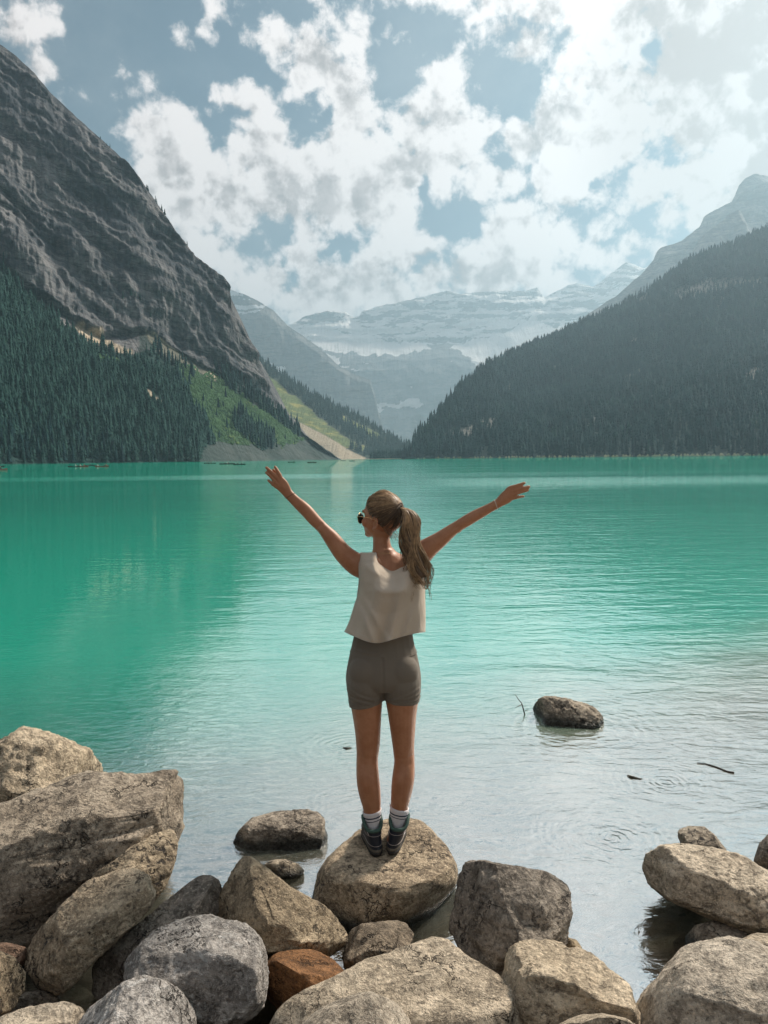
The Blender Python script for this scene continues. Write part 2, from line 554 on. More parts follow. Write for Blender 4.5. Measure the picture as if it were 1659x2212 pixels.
# --- right mountain: wooded slope --------------------------------------
base = [(868, 991, 1820), (890, 991, 1800), (1000, 989.5, 1500), (1240, 988, 1250), (1659, 984.5, 1050), (2200, 979, 950)]
sky_ = [(868, 990, 1840), (882, 975, 1840), (893, 950, 1850), (945, 895, 2238), (995, 838, 2658), (1055, 790, 3152), (1115, 762, 3586), (1180, 738, 3730), (1255, 703, 3720), (1330, 672, 3710), (1410, 624, 3700),
        (1490, 565, 3690), (1580, 532, 3680), (1630, 512, 3670), (1660, 500, 3660), (1800, 420, 3640), (2000, 330, 3620), (2200, 300, 3600)]
mid = [(u, v + (0.50 if u > 930 else 0.55) * (np.interp(u, [b_[0] for b_ in base], [b_[1] for b_ in base]) - v), 0.5 * (Y + np.interp(u, [b_[0] for b_ in base], [b_[2] for b_ in base])) + 20) for (u, v, Y) in sky_]
P, U, V, kf = sheet([base, mid, sky_], [110, 110], 868, 2200, 430, back=900, jitter=5)
tt = np.arange(P.shape[0])[:, None] * np.ones((1, P.shape[1]))
low = np.clip(tt / 25.0, 0, 1) * np.clip((U - 868) / 50, 0, 1)
gu = fbm(P * np.array([0.006, 0.002, 0.002]), 5, 0.55)
P[..., 1] -= low * 40 * gu * np.clip((kf - 1 - tt) / 14.0, 0.1, 1)
P[..., 2] += low * 5 * fbm(P * 0.02, 4)
bare = (fbm(np.stack([U * 0.012, V * 0.02, U * 0], -1) + 3, 4, 0.6) > 0.24) & (V < 960)
bare |= inpoly(*wob(U, V, 18, 0.04, 5.0), [(955, 935), (1010, 925), (1090, 905), (1075, 935), (1000, 960), (960, 955)])
bare |= inpoly(*wob(U, V, 18, 0.04, 5.0), [(1440, 650), (1560, 625), (1650, 630), (1640, 650), (1540, 655), (1460, 675)])
bare &= tt < kf
Z = np.zeros(P.shape)
Z[..., 0] = 1 - 0.75 * soft(bare, 3)
RIGHT = dict(P=P, U=U, V=V, kf=kf, wood=~bare & (tt < kf), bare=bare)
m_right = terrain_mat('slope_rock', (0.11, 0.115, 0.11), (0.28, 0.25, 0.22), 1.0, wood=(0.020, 0.042, 0.040))
terrain_obj('mountain_slope', P, Z, m_right)

# --- slope beyond the left cliff ---------------------------------------
base = [(480, 996, 3000), (730, 993.4, 2850), (775, 992.2, 2925), (900, 990.5, 3120), (960, 990, 3180)]
sky_ = [(480, 690, 4050), (520, 730, 4050), (560, 772, 4020), (592, 797, 3990), (640, 828, 3960), (688, 858, 3900), (743, 885, 3840), (772, 899, 3780), (807, 922, 3720), (848, 944, 3660), (870, 958, 3600), (900, 972, 3525), (960, 986, 3450)]
P, U, V, kf = sheet([base, sky_], [140], 480, 960, 240, back=700, jitter=3)
tt = np.arange(P.shape[0])[:, None] * np.ones((1, P.shape[1]))
low = np.clip(tt / 25.0, 0, 1)
P[..., 2] += low * 8 * fbm(P * 0.008, 4)
uw, vw = wob(U, V, 14, 0.05, 7.0)
mead2 = inpoly(uw, vw, [(560, 800), (615, 850), (644, 868), (690, 912), (745, 952), (800, 975), (740, 975), (690, 955), (637, 920), (560, 880)])
mead2 |= inpoly(uw, vw, [(725, 893), (790, 925), (830, 948), (800, 945), (745, 915)])
scr2 = inpoly(U, V, [(630, 918), (660, 930), (700, 948), (752, 975), (790, 989), (790, 999), (640, 999)])
Z = np.zeros(P.shape)
wood2 = ~mead2 & ~scr2 & (tt < kf)
Z[..., 0] = soft(wood2, 2)
Z[..., 1] = soft(mead2 & ~scr2, 2)
Z[..., 2] = soft(scr2, 2)
FAR = dict(P=P, U=U, V=V, kf=kf, wood=wood2)
m_far = terrain_mat('far_slope_ground', (0.12, 0.12, 0.11), (0.3, 0.27, 0.23), 0.8, scree=(0.40, 0.34, 0.25), wood=(0.035, 0.055, 0.045), green=(0.16, 0.21, 0.09))
terrain_obj('valley_slope', P, Z, m_far)

# --- blue peak between cliff and glacier -------------------------------
base = [(440, 990, 10890), (840, 980, 10890)]
sky_ = [(440, 600, 11707), (485, 621, 11707), (528, 636, 11707), (557, 650, 11707), (592, 672, 11652), (621, 703, 11598), (653, 725, 11543), (685, 748, 11489), (708, 768, 11434), (730, 789, 11380), (765, 808, 11299), (800, 820, 11217),
        (812, 862, 11162), (816, 884, 11108), (830, 930, 11025), (840, 975, 10916)]
P, U, V, kf = sheet([base, sky_], [150], 440, 840, 220, back=1980, jitter=2.5)
tt = np.arange(P.shape[0])[:, None] * np.ones((1, P.shape[1]))
PN = P / 2.722
fade = np.clip((kf - 1 - tt) / 10.0, 0.1, 1)
P[..., 1] -= 2.722 * fade * (60 * fbm(PN * np.array([0.006, 0.006, 0.0015]), 5, 0.55, ridged=True) + 16 * np.tanh(3 * perlin(PN * np.array([0.001, 0.001, 0.012]))))
uw, vw = wob(U, V, 10, 0.09, 4.0)
snow = inpoly(uw, vw, [(485, 655), (540, 660), (575, 663), (560, 678), (520, 682), (485, 684)]) | inpoly(uw, vw, [(485, 625), (520, 636), (545, 650), (500, 640)])
snow |= inpoly(uw, vw, [(585, 790), (620, 800), (618, 812), (595, 806)])
snow &= (np.sin(PN[..., 2] * 0.16 + 3 * fbm(PN * 0.01, 3)) > -0.5)
Z = np.zeros(P.shape); Z[..., 2] = snow
m_blue = terrain_mat('far_peak_rock', (0.13, 0.13, 0.14), (0.24, 0.23, 0.22), 0.128, snow=(0.82, 0.84, 0.86))
terrain_obj('mountain_peak', P, Z, m_blue)

# --- glacier mountain at the head of the valley ------------------------
base = [(560, 975, 13340), (1480, 965, 13340)]
shelf = [(560, 800, 14566), (700, 790, 14566), (800, 782, 14566), (900, 778, 14566), (980, 770, 14566), (1060, 790, 14429), (1120, 780, 14292), (1200, 740, 14292), (1480, 700, 14292)]
ice = [(560, 730, 15790), (700, 738, 15655), (800, 742, 15655), (900, 735, 15655), (1000, 735, 15655), (1100, 705, 15518), (1170, 690, 15518), (1250, 690, 14974), (1480, 640, 14974)]
sky_ = [(560, 705, 16607), (624, 701, 16470), (640, 695, 16470), (661, 682, 16389), (708, 671, 16335), (746, 674, 16335), (762, 685, 16335), (776, 684, 16335), (781, 672, 16335), (821, 661, 16335), (870, 651, 16335), (925, 638, 16335), (964, 628, 16335), (995, 635, 16335),
        (1030, 632, 16335), (1075, 627, 16335), (1110, 629, 16335), (1140, 627, 16335), (1160, 621, 16335), (1175, 642, 16335), (1195, 632, 16281), (1225, 617, 16200), (1245, 612, 16117), (1280, 619, 16063), (1300, 607, 15926), (1330, 582, 15845),
        (1352, 566, 15790), (1390, 579, 15790), (1440, 560, 15790), (1480, 540, 15790)]
P, U, V, kf = sheet([base, shelf, ice, sky_], [90, 40, 120], 560, 1480, 420, back=2475, jitter=4)
tt = np.arange(P.shape[0])[:, None] * np.ones((1, P.shape[1]))
PN = P / 2.722
fade = np.clip((kf - 1 - tt) / 8.0, 0.1, 1)
up = np.clip((tt - 128) / 8.0, 0, 1)
dn = np.clip((88 - tt) / 8.0, 0, 1)
bedz = perlin(np.stack([PN[..., 0] * 0.0012, PN[..., 1] * 0.001, PN[..., 2] * 0.016 + 0.5 * fbm(PN * 0.003, 3)], -1))
rid = fbm(PN * np.array([0.006, 0.006, 0.002]), 5, 0.55, ridged=True)
P[..., 1] -= 2.722 * fade * (up * (30 * rid + 26 * np.tanh(3 * bedz)) + dn * (70 * rid + 20 * np.tanh(3 * bedz)))
P[..., 2] += 2.722 * (1 - up) * (1 - dn) * 20 * fbm(PN * 0.006, 4)
uw, vw = wob(U, V, 16, 0.035, 9.0)
nz = fbm(np.stack([U * 0.022, V * 0.10, U * 0 + 2], -1), 5, 0.6)
nz2 = fbm(np.stack([U * 0.05, V * 0.05, U * 0 + 8], -1), 4, 0.6)
snow = (nz > 0.02 + 0.10 * np.sin(V * 0.24 + 2 * nz2)) & (V < 745)
snow |= inpoly(uw, vw, [(560, 705), (660, 705), (720, 700), (780, 690), (830, 705), (820, 730), (740, 735), (700, 760), (650, 735), (560, 735)]) & (nz > -0.22)
snow |= inpoly(uw, vw, [(700, 752), (715, 722), (770, 728), (850, 738), (915, 740), (935, 752), (880, 766), (790, 768), (740, 762)])
snow |= inpoly(uw, vw, [(760, 700), (900, 705), (1010, 700), (1120, 680), (1110, 700), (960, 735), (900, 735), (800, 730)]) & (nz > -0.12)
snow |= inpoly(uw, vw, [(975, 752), (1010, 736), (1090, 720), (1158, 680), (1162, 705), (1200, 712), (1210, 700), (1260, 690), (1250, 715), (1150, 740), (1060, 790), (1035, 800), (1015, 770)])
snow |= inpoly(uw, vw, [(990, 695), (1060, 700), (1130, 688), (1120, 702), (1060, 708)])
snow |= inpoly(uw, vw, [(705, 765), (730, 772), (735, 782), (715, 782)]) | inpoly(uw, vw, [(735, 790), (770, 806), (785, 805), (740, 796)])
snow |= inpoly(uw, vw, [(1168, 640), (1178, 630), (1192, 648), (1172, 660)]) | inpoly(uw, vw, [(1190, 650), (1205, 625), (1222, 612), (1215, 640), (1196, 655)])
snow |= (nz > 0.42) & (V >= 745) & (V < 880)
snow |= inpoly(uw, vw, [(808, 872), (850, 876), (900, 862), (908, 880), (860, 886), (815, 884)]) | inpoly(uw, vw, [(795, 896), (812, 884), (830, 888), (806, 900)])
snow &= tt < kf + 3
Z = np.zeros(P.shape); Z[..., 2] = snow
m_ice = terrain_mat('glacier_mountain_rock', (0.12, 0.125, 0.14), (0.25, 0.24, 0.24), 0.115, snow=(0.86, 0.84, 0.83))
terrain_obj('mountain_glacier', P, Z, m_ice)

# --- bare peaks behind the wooded slope --------------------------------
base = [(1200, 975, 6682), (2250, 965, 6682)]
sky_ = [(1200, 730, 7796), (1270, 678, 7796), (1330, 640, 7796), (1385, 592, 7796), (1410, 564, 7796), (1418, 545, 7796), (1425, 536, 7796), (1470, 522, 7796), (1500, 498, 7796), (1515, 486, 7796), (1519, 470, 7796), (1530, 461, 7796),
        (1580, 436, 7796), (1588, 420, 7796), (1595, 402, 7796), (1610, 384, 7796), (1632, 376, 7796), (1660, 382, 7796), (1750, 400, 7796), (1900, 420, 7796), (2250, 520, 7796)]
P, U, V, kf = sheet([base, sky_], [170], 1200, 2250, 330, back=1980, jitter=3)
tt = np.arange(P.shape[0])[:, None] * np.ones((1, P.shape[1]))
PN = P / 2.475
fade = np.clip((kf - 1 - tt) / 10.0, 0.1, 1)
P[..., 1] -= 2.475 * fade * (80 * fbm(PN * np.array([0.006, 0.006, 0.002]), 5, 0.55, ridged=True) + 25 * np.tanh(3 * perlin(PN * np.array([0.001, 0.001, 0.018]))))
m_peak = terrain_mat('bare_peak_rock', (0.12, 0.12, 0.125), (0.27, 0.25, 0.24), 0.2)
terrain_obj('mountain_summit', P, np.zeros(P.shape), m_peak)
base = [(1420, 975, 5816), (1720, 970, 5816)]
sky_ = [(1420, 640, 6559), (1490, 552, 6559), (1505, 525, 6559), (1520, 507, 6559), (1545, 488, 6559), (1560, 477, 6559), (1580, 460, 6559), (1595, 454, 6559), (1603, 464, 6559), (1610, 480, 6559), (1630, 502, 6559), (1660, 540, 6559), (1720, 600, 6559)]
P, U, V, kf = sheet([base, sky_], [140], 1420, 1720, 150, back=412, jitter=3)
tt = np.arange(P.shape[0])[:, None] * np.ones((1, P.shape[1]))
PN = P / 2.475
P[..., 1] -= 2.475 * np.clip((kf - 1 - tt) / 10.0, 0.1, 1) * (50 * fbm(PN * np.array([0.008, 0.008, 0.003]), 5, 0.55, ridged=True))
terrain_obj('mountain_spur', P, np.zeros(P.shape), m_peak)

# ------------------------------------------------------------------ conifers
def conifer_shape(rng, tiers, sides, r=0.16, droop=0.05):
    """crown 1 m tall: ragged skirts of boughs; returns V, F (triangles)"""
    V = []; F = []
    for k in range(tiers):
        z0 = 0.06 + 0.80 * (k / tiers) ** 0.92
        z1 = min(1.0, z0 + 1.55 * 0.9 / tiers) if k < tiers - 1 else 1.0
        rr = r * (1 - z0) ** 0.8 * rng.uniform(0.8, 1.15) + 0.012
        a0 = rng.uniform(0, 6.28)
        b = len(V)
        V.append((rng.uniform(-.006, .006), rng.uniform(-.006, .006), z1))
        for s in range(sides):
            a = a0 + 6.283 * (s + rng.uniform(-.2, .2)) / sides
            q = rr * (1.0 if s % 2 == 0 else 0.55) * rng.uniform(0.75, 1.2)
            V.append((math.cos(a) * q, math.sin(a) * q, z0 - droop * q * 3 + rng.uniform(-.012, .012)))
        for s in range(sides):
            F.append((b, b + 1 + s, b + 1 + (s + 1) % sides))
    return np.array(V), np.array(F)


def tree_mat(name, a, b):
    m, g, bs, out = new_mat(name)
    att = g.new('ShaderNodeAttribute', attribute_name='shade').outputs['Fac']
    rnd = g.new('ShaderNodeObjectInfo').outputs['Random']
    pos = g.new('ShaderNodeNewGeometry').outputs['Position']
    t = g.math('ADD', g.math('MULTIPLY', g.math('MAXIMUM', att, rnd), 0.7), g.math('MULTIPLY', g.noise(pos, 0.5, 3, 0.6), 0.4))
    c = g.mix(g.ramp(t, 0.15, 0.75), a, b)
    g.put(bs.inputs['Base Color'], g.mix(g.ramp(t, 0.80, 1.0), c, (b[0] * 2.6, b[1] * 1.7, b[2] * 1.1)))
    bs.inputs['Roughness'].default_value = 0.9
    bs.inputs['Specular IOR Level'].default_value = 0.1
    return m


def rand_points(T, mask, density, rng, keep=None):
    """random points on the front of a terrain sheet where mask holds; density per square metre"""
    P, kf = T['P'], T['kf']
    A = P[:kf - 1, :-1]; B = P[:kf - 1, 1:]; C = P[1:kf, :-1]; D = P[1:kf, 1:]
    area = np.linalg.norm(np.cross(B - A, C - A), axis=-1)
    mk = mask[:kf - 1, :-1].astype(float)
    lam = area * mk * density
    n = rng.poisson(lam)
    r, c = np.nonzero(n)
    rr = np.repeat(r, n[r, c]); cc = np.repeat(c, n[r, c])
    a = rng.rand(len(rr)); b = rng.rand(len(rr))
    Q = (A[rr, cc] * ((1 - a) * (1 - b))[:, None] + B[rr, cc] * (a * (1 - b))[:, None] + C[rr, cc] * ((1 - a) * b)[:, None] + D[rr, cc] * (a * b)[:, None])
    return Q, T['U'][rr, cc], T['V'][rr, cc], rr


def joined_trees(name, Q, H, W, mat, rng, tiers, sides, label, r=0.16):
    """one joined mesh of many far conifers"""
    Vs = []; Fs = []; Ss = []; off = 0
    rr_ = random.Random(11)
    protos = [conifer_shape(rr_, tiers, sides, r) for _ in range(8)]
    pick = rng.randint(0, 8, len(Q))
    for k, (v, f) in enumerate(protos):
        ix = np.nonzero(pick == k)[0]
        if not len(ix):
            continue
        a = rng.rand(len(ix)) * 6.283
        ca, sa = np.cos(a)[:, None], np.sin(a)[:, None]
        x = (v[:, 0] * ca - v[:, 1] * sa) * (H[ix] * W[ix])[:, None]
        y = (v[:, 0] * sa + v[:, 1] * ca) * (H[ix] * W[ix])[:, None]
        z = np.broadcast_to(v[:, 2], x.shape) * H[ix][:, None]
        X = np.stack([x, y, z], -1) + Q[ix][:, None, :]
        Vs.append(X.reshape(-1, 3))
        Fs.append((f[None] + (np.arange(len(ix)) * len(v))[:, None, None] + off).reshape(-1, 3))
        sh = np.clip(0.45 * rng.rand(len(ix)) + 0.9 * (0.35 + fbm(Q[ix] * 0.012, 3)), 0, 1)
        Ss.append(np.repeat(sh, len(v)))
        off += len(ix) * len(v)
    me = fast_mesh(name, np.concatenate(Vs), np.concatenate(Fs))
    at_ = me.attributes.new('shade', 'FLOAT', 'POINT')
    at_.data.foreach_set('value', np.concatenate(Ss).astype(np.float32))
    o = link_mesh(name, me, mat, smooth=False)
    tag(o, label, kind='stuff')
    return o


rng = np.random.RandomState(5)
m_tree = tree_mat('conifer_needles', (0.002, 0.015, 0.019), (0.008, 0.034, 0.037))
m_bark = simple_mat('conifer_bark', (0.09, 0.065, 0.05), 0.9, scale=3)


def heights(n, lo, hi):
    return lo * 0.7 + (hi * 1.08 - lo * 0.7) * rng.rand(n) ** 0.9


# left slope
QL, UL, VL, RL = rand_points(LEFT, LEFT['wood'], 1 / 34.0, rng)
cluster = (inpoly(UL, VL, treeline))
HL = heights(len(QL), 13, 25)
# thin the upper edge of the wood
thin = np.clip((VL - np.interp(UL, [0, 75, 200, 270, 385], [575, 640, 735, 770, 800])) / 70.0, 0.12, 1)
kp = rng.rand(len(QL)) < thin
QL, HL, UL, VL = QL[kp], HL[kp], UL[kp], VL[kp]
# belt under the cliff, patch in the meadow, ledges and skyline of the cliff
belt = inpoly(LEFT['U'], LEFT['V'], [(455, 806), (470, 800), (560, 858), (640, 930), (648, 948), (600, 918), (530, 868), (470, 826)])
patch = inpoly(*wob(LEFT['U'], LEFT['V'], 8, 0.05, 1.0), [(495, 925), (520, 900), (545, 925), (590, 950), (600, 975), (560, 975), (520, 950)])
Qb, Ub, Vb, _r1 = rand_points(LEFT, belt, 1 / 75.0, rng)
Qp, Up, Vp, _r1 = rand_points(LEFT, patch, 1 / 60.0, rng)
lone = inpoly(LEFT['U'], LEFT['V'], [(325, 735), (420, 800), (450, 960), (640, 965), (640, 950), (470, 840), (395, 805)])
Ql, Ul, Vl, _r1 = rand_points(LEFT, lone, 1 / 2200.0, rng)
loc = inpoly(LEFT['U'], LEFT['V'], [(330, 750), (372, 780), (425, 808), (410, 860), (372, 850), (345, 800)])
Qg, Ug, Vg, _r1 = rand_points(LEFT, loc, 1 / 300.0, rng)
ridge = (np.arange(LEFT['P'].shape[0])[:, None] > LEFT['kf'] - 5) & (LEFT['U'] > 200) & (LEFT['U'] < 625)
Qr, Ur, Vr, _r1 = rand_points(LEFT, ridge, 1 / 160.0, rng)
led = (np.arange(LEFT['P'].shape[0])[:, None] > 152) & (fbm(LEFT['P'] * 0.008 + 5, 4) > 0.22) & (LEFT['V'] > 480) & (LEFT['U'] < 330)
Qe, Ue, Ve, _r1 = rand_points(LEFT, led, 1 / 900.0, rng)
left_sets = [(QL, HL, 'wood'), (Qb, heights(len(Qb), 16, 34), 'belt'), (Qp, heights(len(Qp), 14, 30), 'patch'), (Ql, heights(len(Ql), 8, 20), 'lone'), (Qg, heights(len(Qg), 12, 28), 'group'),
             (Qr, heights(len(Qr), 6, 14), 'ridge'), (Qe, heights(len(Qe), 8, 17), 'ledge')]
# right slope
QR, UR, VR, RR = rand_points(RIGHT, RIGHT['wood'], 1 / 125.0, rng)
HR = heights(len(QR), 15, 28) * np.interp(QR[:, 1], [1000, 3700], [1.0, 1.6])
QR2, UR2, VR2, _r1 = rand_points(RIGHT, RIGHT['bare'], 1 / 200.0, rng)
kfR = RIGHT['kf']
rdg = (np.arange(RIGHT['P'].shape[0])[:, None] > kfR - 4) & (RIGHT['U'] < 1720)
QRr, URr, VRr, _r1 = rand_points(RIGHT, rdg, 1 / 210.0, rng)
print('trees', [len(s[0]) for s in left_sets], len(QR), len(QR2), len(QRr))


def px_size(Q, H):
    return H * FPX / Q[:, 1]


def shore_first(Q, H, n, lo=-1e9, hi=1e9):
    """the n trees that stand nearest and so show largest and whole"""
    d = Q - CAM
    u = 829.5 + FPX * (d @ _r) / (d @ _f)
    ok = (u > -30) & (u < 1690) & (u > lo) & (u < hi)
    s = px_size(Q, H) - 0.05 * Q[:, 2] * FPX / Q[:, 1] - 1e6 * (~ok)
    return np.argsort(-s)[:n]


# conifers that are things of their own: prototypes with crown and trunk
rp = random.Random(3)
protos = []
for k in range(7):
    v, f = conifer_shape(rp, 8, 9, 0.155)
    cm = fast_mesh('crown', v, f)
    cm.materials.append(m_tree)
    tv = []; tf = []
    for j, (z, r_) in enumerate(((-0.03, 0.013), (0.5, 0.008), (0.93, 0.002))):
        for s in range(5):
            a = s * 1.2566
            tv.append((math.cos(a) * r_, math.sin(a) * r_, z))
    for j in range(2):
        for s in range(5):
            tf.append((j * 5 + s, j * 5 + (s + 1) % 5, j * 5 + 5 + (s + 1) % 5, j * 5 + 5 + s))
    tm = fast_mesh('trunk', np.array(tv), np.array(tf))
    tm.materials.append(m_bark)
    protos.append((cm, tm))
_first = {}


def tree_thing(p, h, w, label, group):
    k = rp.randrange(7)
    root = empty('conifer_tree', tuple(p))
    root.scale = (h * w, h * w, h)
    root.rotation_euler = (0, 0, rp.uniform(0, 6.28))
    tag(root, label, 'tree', group)
    for nm, me in zip(('crown', 'trunk'), protos[k]):
        if (k, nm) not in _first:
            c = bpy.data.objects.new(nm, me)
            _first[(k, nm)] = c
        else:
            c = _first[(k, nm)].copy()
        COL.objects.link(c)
        c.parent = root


LBL = {
    'wood': ('tall dark conifer standing at the water edge of the dense left wood', 'conifers along the left shore', 70),
    'belt': ('pointed conifer in the row between the grey cliff foot and the green meadow', 'conifers in the belt below the cliff', 70),
    'patch': ('dark conifer in the clump amid the green meadow above the scree', 'conifers clumped in the meadow', 25),
    'lone': ('lone small conifer standing on the open meadow or scree', 'scattered conifers on the open slope', 12),
    'group': ('conifer beside the top of the pale scree tongue', 'conifers beside the scree tongue', 20),
}
stuffQ = []; stuffH = []
for (Q, H, key) in left_sets:
    ix = np.array([], int)
    if key in LBL:
        lb, gp, n = LBL[key]
        ix = shore_first(Q, H, n) if key == 'wood' else np.argsort(-px_size(Q, H))[:n]
        for i in ix:
            tree_thing(Q[i], H[i], rp.uniform(0.9, 1.25), lb, gp)
    m = np.ones(len(Q), bool); m[ix] = False
    stuffQ.append(Q[m]); stuffH.append(H[m])
Q = np.concatenate(stuffQ); H = np.concatenate(stuffH)
joined_trees('forest', Q, H, 0.75 + 0.9 * rng.rand(len(Q)), m_tree, rng, 4, 6, 'dense dark conifer forest covering the foot of the left cliff')
# right: ridge line against the sky and the front row on the shore
ix = shore_first(QR, HR, 55)
for i in ix:
    tree_thing(QR[i], HR[i], rp.uniform(0.9, 1.2), 'conifer at the waterline below the wooded right slope', 'conifers along the right shore')
m = np.ones(len(QR), bool); m[ix] = False
HRr = heights(len(QRr), 24, 46)
ir = np.argsort(-px_size(QRr, HRr))[:45]
for i in ir:
    tree_thing(QRr[i], HRr[i], rp.uniform(0.8, 1.1), 'slender conifer on the crest of the right slope, seen against the pale valley', 'conifers along the right crest')
m2 = np.ones(len(QRr), bool); m2[ir] = False
Q = np.concatenate([QR[m], QR2, QRr[m2]]); H = np.concatenate([HR[m], heights(len(QR2), 7, 15), HRr[m2]])
joined_trees('forest', Q, H, 0.75 + 0.9 * rng.rand(len(Q)), m_tree, rng, 4, 6, 'dense hazy conifer forest covering the whole right slope')
# far slope and valley floor
QF, UF, VF, _r1 = rand_points(FAR, FAR['wood'], 1 / 230.0, rng)
HF = heights(len(QF), 20, 38)
n = 420
vx = np.array([at(u, 990.5, 1900 + 350 * rng.rand()) for u in 800 + 110 * rng.rand(n)])
vx[:, 2] = 0.5
Q = np.concatenate([QF, vx]); H = np.concatenate([HF, heights(n, 14, 26)])
joined_trees('forest', Q, H, 0.9 + 0.5 * rng.rand(len(Q)), m_tree, rng, 3, 5, 'pale hazy conifers on the valley slope beyond the cliff')

# shrubs on the meadow: low rounded tufts, nobody could count them
Qs, _a, _b, _c = rand_points(LEFT, LEFT['mead'], 1 / 20.0, rng)
m_shrub = tree_mat('meadow_shrubs', (0.022, 0.060, 0.036), (0.060, 0.125, 0.055))
joined_trees('undergrowth', Qs, heights(len(Qs), 2.0, 5.0), 1.6 + 1.6 * rng.rand(len(Qs)), m_shrub, rng, 2, 5, 'bright green shrubs covering the meadow below the cliff', r=0.35)
# pale bushes on the right shore
n = 200
Qs = np.array([at(u, np.interp(u, [890, 1240, 1700], [991, 988, 984.3]), np.interp(u, [890, 1000, 1240, 1700], [1795, 1490, 1240, 1035]) - 6) for u in 900 + 790 * rng.rand(n) ** 0.8])
Qs[:, 2] = 0.3
m_bush = tree_mat('shore_bushes', (0.05, 0.09, 0.06), (0.20, 0.22, 0.14))
joined_trees('shrubbery', Qs, heights(n, 1.2, 4.0), 1.8 + 1.5 * rng.rand(n), m_bush, rng, 2, 5, 'pale bushes strung along the far right waterline', r=0.35)

# ------------------------------------------------------------------ lake bed, shore ground, water
def bed_z(x, y):
    s = (y - 2.25) - 0.12 * x
    return np.clip(-0.20 * s, -9, 0.9)


xs = np.concatenate([[-7000, -900, -120, -30, -12], np.linspace(-7, 7, 90), [12, 30, 120, 900, 7000]])
ys = np.concatenate([[-6000, -400, -60, -15, -5, -2], np.linspace(-1, 11, 90), [14, 20, 40, 120, 600, 2500, 9000]])
X, Y = np.meshgrid(xs, ys)
Zb = bed_z(X, Y)
near = np.exp(-((X / 9) ** 2) - (((Y - 4) / 8) ** 2))
Zb = Zb + near * 0.10 * fbm(np.stack([X * 0.9, Y * 0.9, X * 0], -1), 5, 0.6)
Zb = np.where(Y > 1800, np.maximum(Zb, -9), Zb)
me = fast_mesh('ground', np.stack([X, Y, Zb], -1).reshape(-1, 3), grid_faces(*X.shape))
m, g, b, out = new_mat('lake_bed_sand')
pos = g.new('ShaderNodeNewGeometry').outputs['Position']
n = g.noise(pos, 2.2, 6, 0.65)
vr = g.voronoi(pos, 9.0)
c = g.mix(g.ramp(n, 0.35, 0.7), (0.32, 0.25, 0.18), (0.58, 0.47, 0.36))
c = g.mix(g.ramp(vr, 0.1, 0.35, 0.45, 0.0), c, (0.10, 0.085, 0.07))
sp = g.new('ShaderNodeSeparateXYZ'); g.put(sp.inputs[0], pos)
gap_shade = g.math('ADD', g.math('ADD', sp.outputs[0], g.math('MULTIPLY', g.math('SUBTRACT', sp.outputs[1], 2.9), 0.9)), g.math('MULTIPLY', g.math('SUBTRACT', n, 0.5), 0.9))
c = g.mix(g.ramp(gap_shade, -0.3, 0.6, 0.9, 0.0), c, (0.07, 0.06, 0.05))       # gap shade between the boulders painted into the bed colour, pale silt farther out
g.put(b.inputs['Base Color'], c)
g.put(b.inputs['Normal'], g.bump(g.math('ADD', n, vr), 0.6, 0.03))
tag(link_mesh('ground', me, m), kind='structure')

# pebbles and cobbles lying on the shore and the shallow bed between the boulders
pr = np.random.RandomState(21)
_b = bmesh.new(); bmesh.ops.create_icosphere(_b, subdivisions=2, radius=1.0); _b.verts.ensure_lookup_table()
pv = np.array([v.co[:] for v in _b.verts]); pf = np.array([[v.index for v in f.verts] for f in _b.faces]); _b.free()
Vp_ = []; Fp_ = []; Sp_ = []
for k in range(900):
    y = 1.75 + 3.6 * pr.rand() ** 1.6; x = pr.uniform(-2.6, 2.8) * (0.55 + 0.16 * y)
    r = 0.018 + 0.085 * pr.rand() ** 3.0
    q_ = pv * (1 + 0.22 * fbm(pv * 1.3 + k * 3.1, 2))[:, None] * np.array([r * pr.uniform(.8, 1.4), r * pr.uniform(.8, 1.3), r * pr.uniform(.45, .8)])
    a = pr.uniform(0, 6.28); ca, sa = math.cos(a), math.sin(a)
    q_ = np.stack([q_[:, 0] * ca - q_[:, 1] * sa, q_[:, 0] * sa + q_[:, 1] * ca, q_[:, 2]], -1)
    zz = float(bed_z(np.array(x), np.array(y)))
    Fp_.append(pf + 162 // 1 * 0 + len(pv) * k)
    Vp_.append(q_ + np.array([x, y, zz + r * 0.15])); Sp_.append(np.full(len(pv), pr.rand()))
me = fast_mesh('pebbles', np.concatenate(Vp_), np.concatenate(Fp_))
at_ = me.attributes.new('shade', 'FLOAT', 'POINT'); at_.data.foreach_set('value', np.concatenate(Sp_).astype(np.float32))
m, g, b, out = new_mat('pebble_stone')
pos = g.new('ShaderNodeNewGeometry').outputs['Position']
sh = g.new('ShaderNodeAttribute', attribute_name='shade').outputs['Fac']
c = g.mix(sh, (0.12, 0.10, 0.08), (0.40, 0.34, 0.27))
nn_ = g.noise(pos, 60, 5, 0.65)
g.put(b.inputs['Base Color'], g.mix(g.ramp(nn_, 0.35, 0.6, 0.6, 0.0), c, (0.06, 0.05, 0.045)))
g.put(b.inputs['Normal'], g.bump(nn_, 0.6, 0.01))
tag(link_mesh('pebbles', me, m), 'loose pebbles and cobbles lying between the boulders and on the shallow lake bed', kind='stuff')

